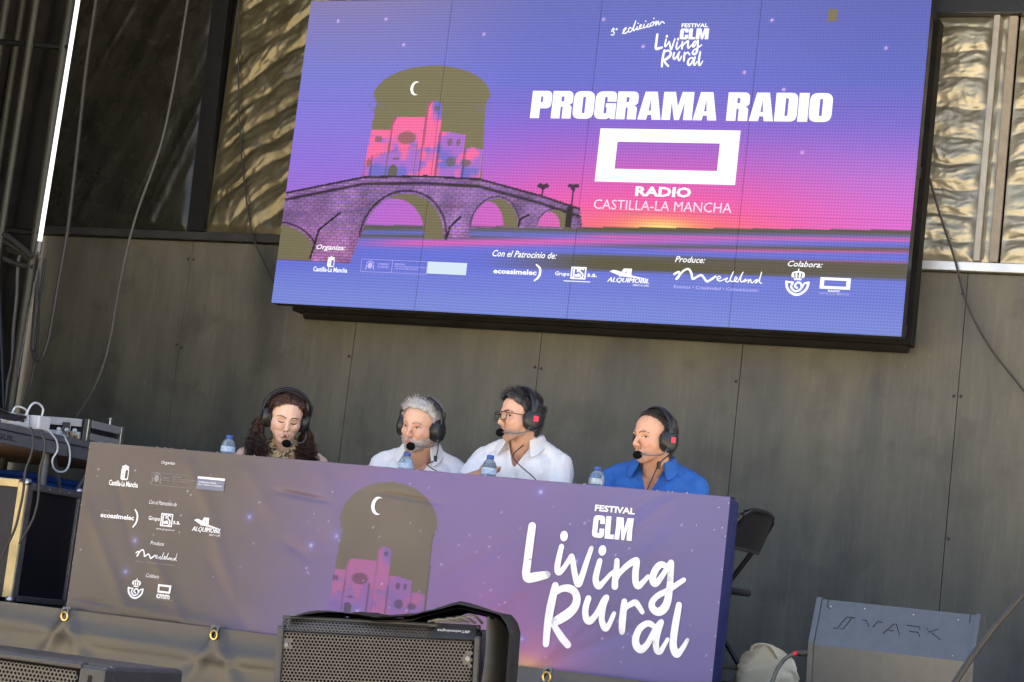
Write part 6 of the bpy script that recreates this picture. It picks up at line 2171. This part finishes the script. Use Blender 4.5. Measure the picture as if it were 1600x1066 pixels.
# combed locks over the cap, running down from the parting
paths = []
idx = np.where(wo['hm'])[0]
for i in r_.choice(idx, 900):
    q = Lh[i]
    s = 1 if q[0] > 0 else -1
    t_ = th[i]
    d = np.array([s * .55, -.25, -.75]) if abs(q[0]) > .02 else np.array([s * 1.0, -.25, -.15])
    n_ = np.array(Hw.to_3x3().inverted()) @ Nh[i]
    d = d - n_ * (d @ n_)
    p0 = q + n_ * (t_ + .0006)
    p1 = p0 + d * .02 - n_ * .001
    p2 = p1 + d * .02 - n_ * .006
    paths.append([tuple(Hw @ Vector(x)) for x in (p0, p1, p2)])
mb = strand_mesh(paths, .0016, .0006, 3)
me2 = bpy.data.meshes.new('s')
me2.from_pydata(mb.v, [], mb.f)
bm.from_mesh(me2)
out_ = bpy.data.meshes.new('hair')
bm.to_mesh(out_)
bm.free()
link('hair', out_, M['hair_dark_curl'], wo['ob'], smooth='all')
hs = headset(wo, 'black headset with foam microphone on the curly haired woman', foam=(-.010, .118, -.094), boom_z=-.086)
headset_cable(wo, hs, [tuple(wo['Hm'] @ Vector((-.13, .03, -.20))), (.92, .44, .80), (1.0, .36, .775)])

# --- grey haired man
g1 = person('person', 'man with short silver hair and white beard in an open white shirt', (1.374, .560, 1.003), 25 - 30, 8, -5, 14, .900, .085, .98, (.66, .40, .29), ((.5, .48, .45),), 'grey', 1.0)
short_hair(g1, M['hair_white'], lambda L: .007 + .012 * sstep(.04, .10, L[:, 2]) * sstep(-.06, .03, L[:, 1]), lambda q: .016 + .014 * max(0, min(1, (q[2] - .03) / .07)), 2300, lambda q: np.array([.15 * np.sign(q[0]), .35 if q[2] > .06 else -.3, .3 if q[2] > .06 else -.5]), 5, spike=.3)
L, P, N = g1['L'], g1['P'], g1['N']
lip = gauss(L, (0, .088, -.067), (.021, .03, .0085))
beard = (L[:, 2] < -.042 - .25 * np.clip(np.abs(L[:, 0]) - .055, -1, 0) * 0) & (L[:, 2] > -.122) & (L[:, 1] > -.004 + .02 * (L[:, 2] < -.1)) & (lip < .42)
beard &= ~((np.abs(L[:, 0]) < .052) & (L[:, 2] > -.056) & ~((np.abs(L[:, 0]) < .030) & (L[:, 2] < -.050) & (L[:, 1] > .07)))
cap = keep_faces(g1['me'], beard, N * (.0022 + .0012 * n3(L, 90, 1))[:, None], 'beard')
r_ = np.random.default_rng(8)
R3 = np.array(g1['Hm'].to_3x3())
paths = []
for i in r_.choice(np.where(beard)[0], 1500):
    d = N[i] * .5 + np.array([0, .25, -.8]) @ R3.T + r_.normal(0, .2, 3)
    d /= np.linalg.norm(d)
    paths.append([tuple(P[i] + N[i] * .001), tuple(P[i] + N[i] * .002 + d * .008)])
mb = strand_mesh(paths, .0009, .0003, 3)
bm = bmesh.new()
bm.from_mesh(cap)
me2 = bpy.data.meshes.new('s')
me2.from_pydata(mb.v, [], mb.f)
bm.from_mesh(me2)
out_ = bpy.data.meshes.new('beard')
bm.to_mesh(out_)
bm.free()
M['beard_white'] = material('white_beard', (0.46, 0.38, 0.33), 0.7, color2=(0.70, 0.66, 0.62), vscale=60)
link('beard', out_, M['beard_white'], g1['ob'], smooth='all')
make_shirt(g1, M['shirt_white'], .7, vneck=.14, vhalf=.058, seed=2)
hs = headset(g1, 'black headset with foam microphone on the silver haired man', foam=(-.030, .112, -.083))
headset_cable(g1, hs, [tuple(g1['b'](-.085, .065, g1['zn'] - .035)), tuple(g1['b'](-.07, .16, .83)), (1.60, .36, .785)])

# --- man with glasses
m3 = person('person', 'dark haired man with glasses and stubble in a pale shirt, turned left', (1.858, .565, 1.076), 22.7 - 60, 0, 0, 0, .975, .07, 1.0, (.64, .385, .275), ((.03, .027, .026),), 'glasses', 1.03)
short_hair(m3, M['hair_black'], lambda L: .006 + .016 * sstep(.03, .10, L[:, 2]) * sstep(-.07, .05, L[:, 1]), lambda q: .012 + .022 * max(0, min(1, (q[2] - .03) / .07)), 2600, lambda q: np.array([.1 * np.sign(q[0]), .5 if q[2] > .07 else -.5, .35 if q[2] > .07 else -.5]), 6, spike=.1)
make_shirt(m3, M['shirt_pale'], .95, vneck=.085, vhalf=.040, seed=3)
hs = headset(m3, 'black headset with red sticker on the man with glasses', True, foam=(-.032, .112, -.080))
headset_cable(m3, hs, [tuple(m3['b'](-.060, .015, m3['zn'] + .035)), tuple(m3['b'](-.010, .115, m3['zn'] - .06)), tuple(m3['b'](-.05, .165, .87)), (2.03, .40, .80), (2.06, .34, .772)])
lm = bpy.data.materials.new('clear_lens')
lm.use_nodes = True
ln_, ll_ = lm.node_tree.nodes, lm.node_tree.links
ln_.remove(ln_['Principled BSDF'])
tr_, gy_, mxs = ln_.new('ShaderNodeBsdfTransparent'), ln_.new('ShaderNodeBsdfGlossy'), ln_.new('ShaderNodeMixShader')
gy_.inputs['Roughness'].default_value = .05
tr_.inputs['Color'].default_value = (.93, .95, .96, 1)
mxs.inputs[0].default_value = .10
ll_.new(tr_.outputs[0], mxs.inputs[1])
ll_.new(gy_.outputs[0], mxs.inputs[2])
ll_.new(mxs.outputs[0], ln_['Material Output'].inputs['Surface'])
M['lens'] = lm
gl = thing('eyeglasses', 'thin dark framed eyeglasses on the man in the pale shirt', 'glasses', tuple(m3['h'](0, .1, 0)))
for s in (-1, 1):
    loop = round_poly([(s * .008, .016, .010), (s * .054, .016, .010), (s * .051, -.022, .014), (s * .012, -.022, .014)], 6)
    pts = [m3['h'](x, .106 - .25 * max(0, abs(x) - .03), z) for x, z in loop]
    MB().tube(pts + [pts[0]], .0019, 7, cap=False).build('rim', M['black_metal'], gl, True)
    MB().add(pts, [tuple(range(len(pts)))]).build('lens', M['lens'], gl)
    MB().tube([m3['h'](s * .054, .099, .010), m3['h'](s * .076, .085, .010), m3['h'](s * .080, .0, .008)], .0018, 7).build('temple', M['black_metal'], gl, True)
MB().tube([m3['h'](-.009, .107, .004), m3['h'](0, .110, .007), m3['h'](.009, .107, .004)], .0017, 7).build('bridge', M['black_metal'], gl, True)

# --- man in the blue polo shirt
m4 = person('person', 'man with short receding dark hair in a royal blue polo shirt, turned left', (2.490, .575, 1.030), 19 - 50, 1, 0, 6, .925, .075, 1.02, (.66, .37, .25), ((.05, .04, .033),), 'blue', 1.03)
short_hair(m4, M['hair_brown'], lambda L: .004 + .004 * sstep(.03, .10, L[:, 2]), lambda q: .011 + .005 * max(0, min(1, (q[2] - .03) / .07)), 3600, lambda q: np.array([.1 * np.sign(q[0]), .1 if q[2] > .07 else -.4, .1 if q[2] > .07 else -.6]), 9)
ps = make_shirt(m4, M['polo_blue'], .62, vneck=.11, vhalf=.042, seed=4)
hs = headset(m4, 'black headset with red sticker on the man in the blue polo shirt', True, foam=(-.034, .110, -.082))
headset_cable(m4, hs, [tuple(m4['b'](-.035, .075, m4['zn'] - .005)), tuple(m4['b'](-.01, .135, m4['zn'] - .12)), (2.53, .42, .79), (2.58, .34, .772)])
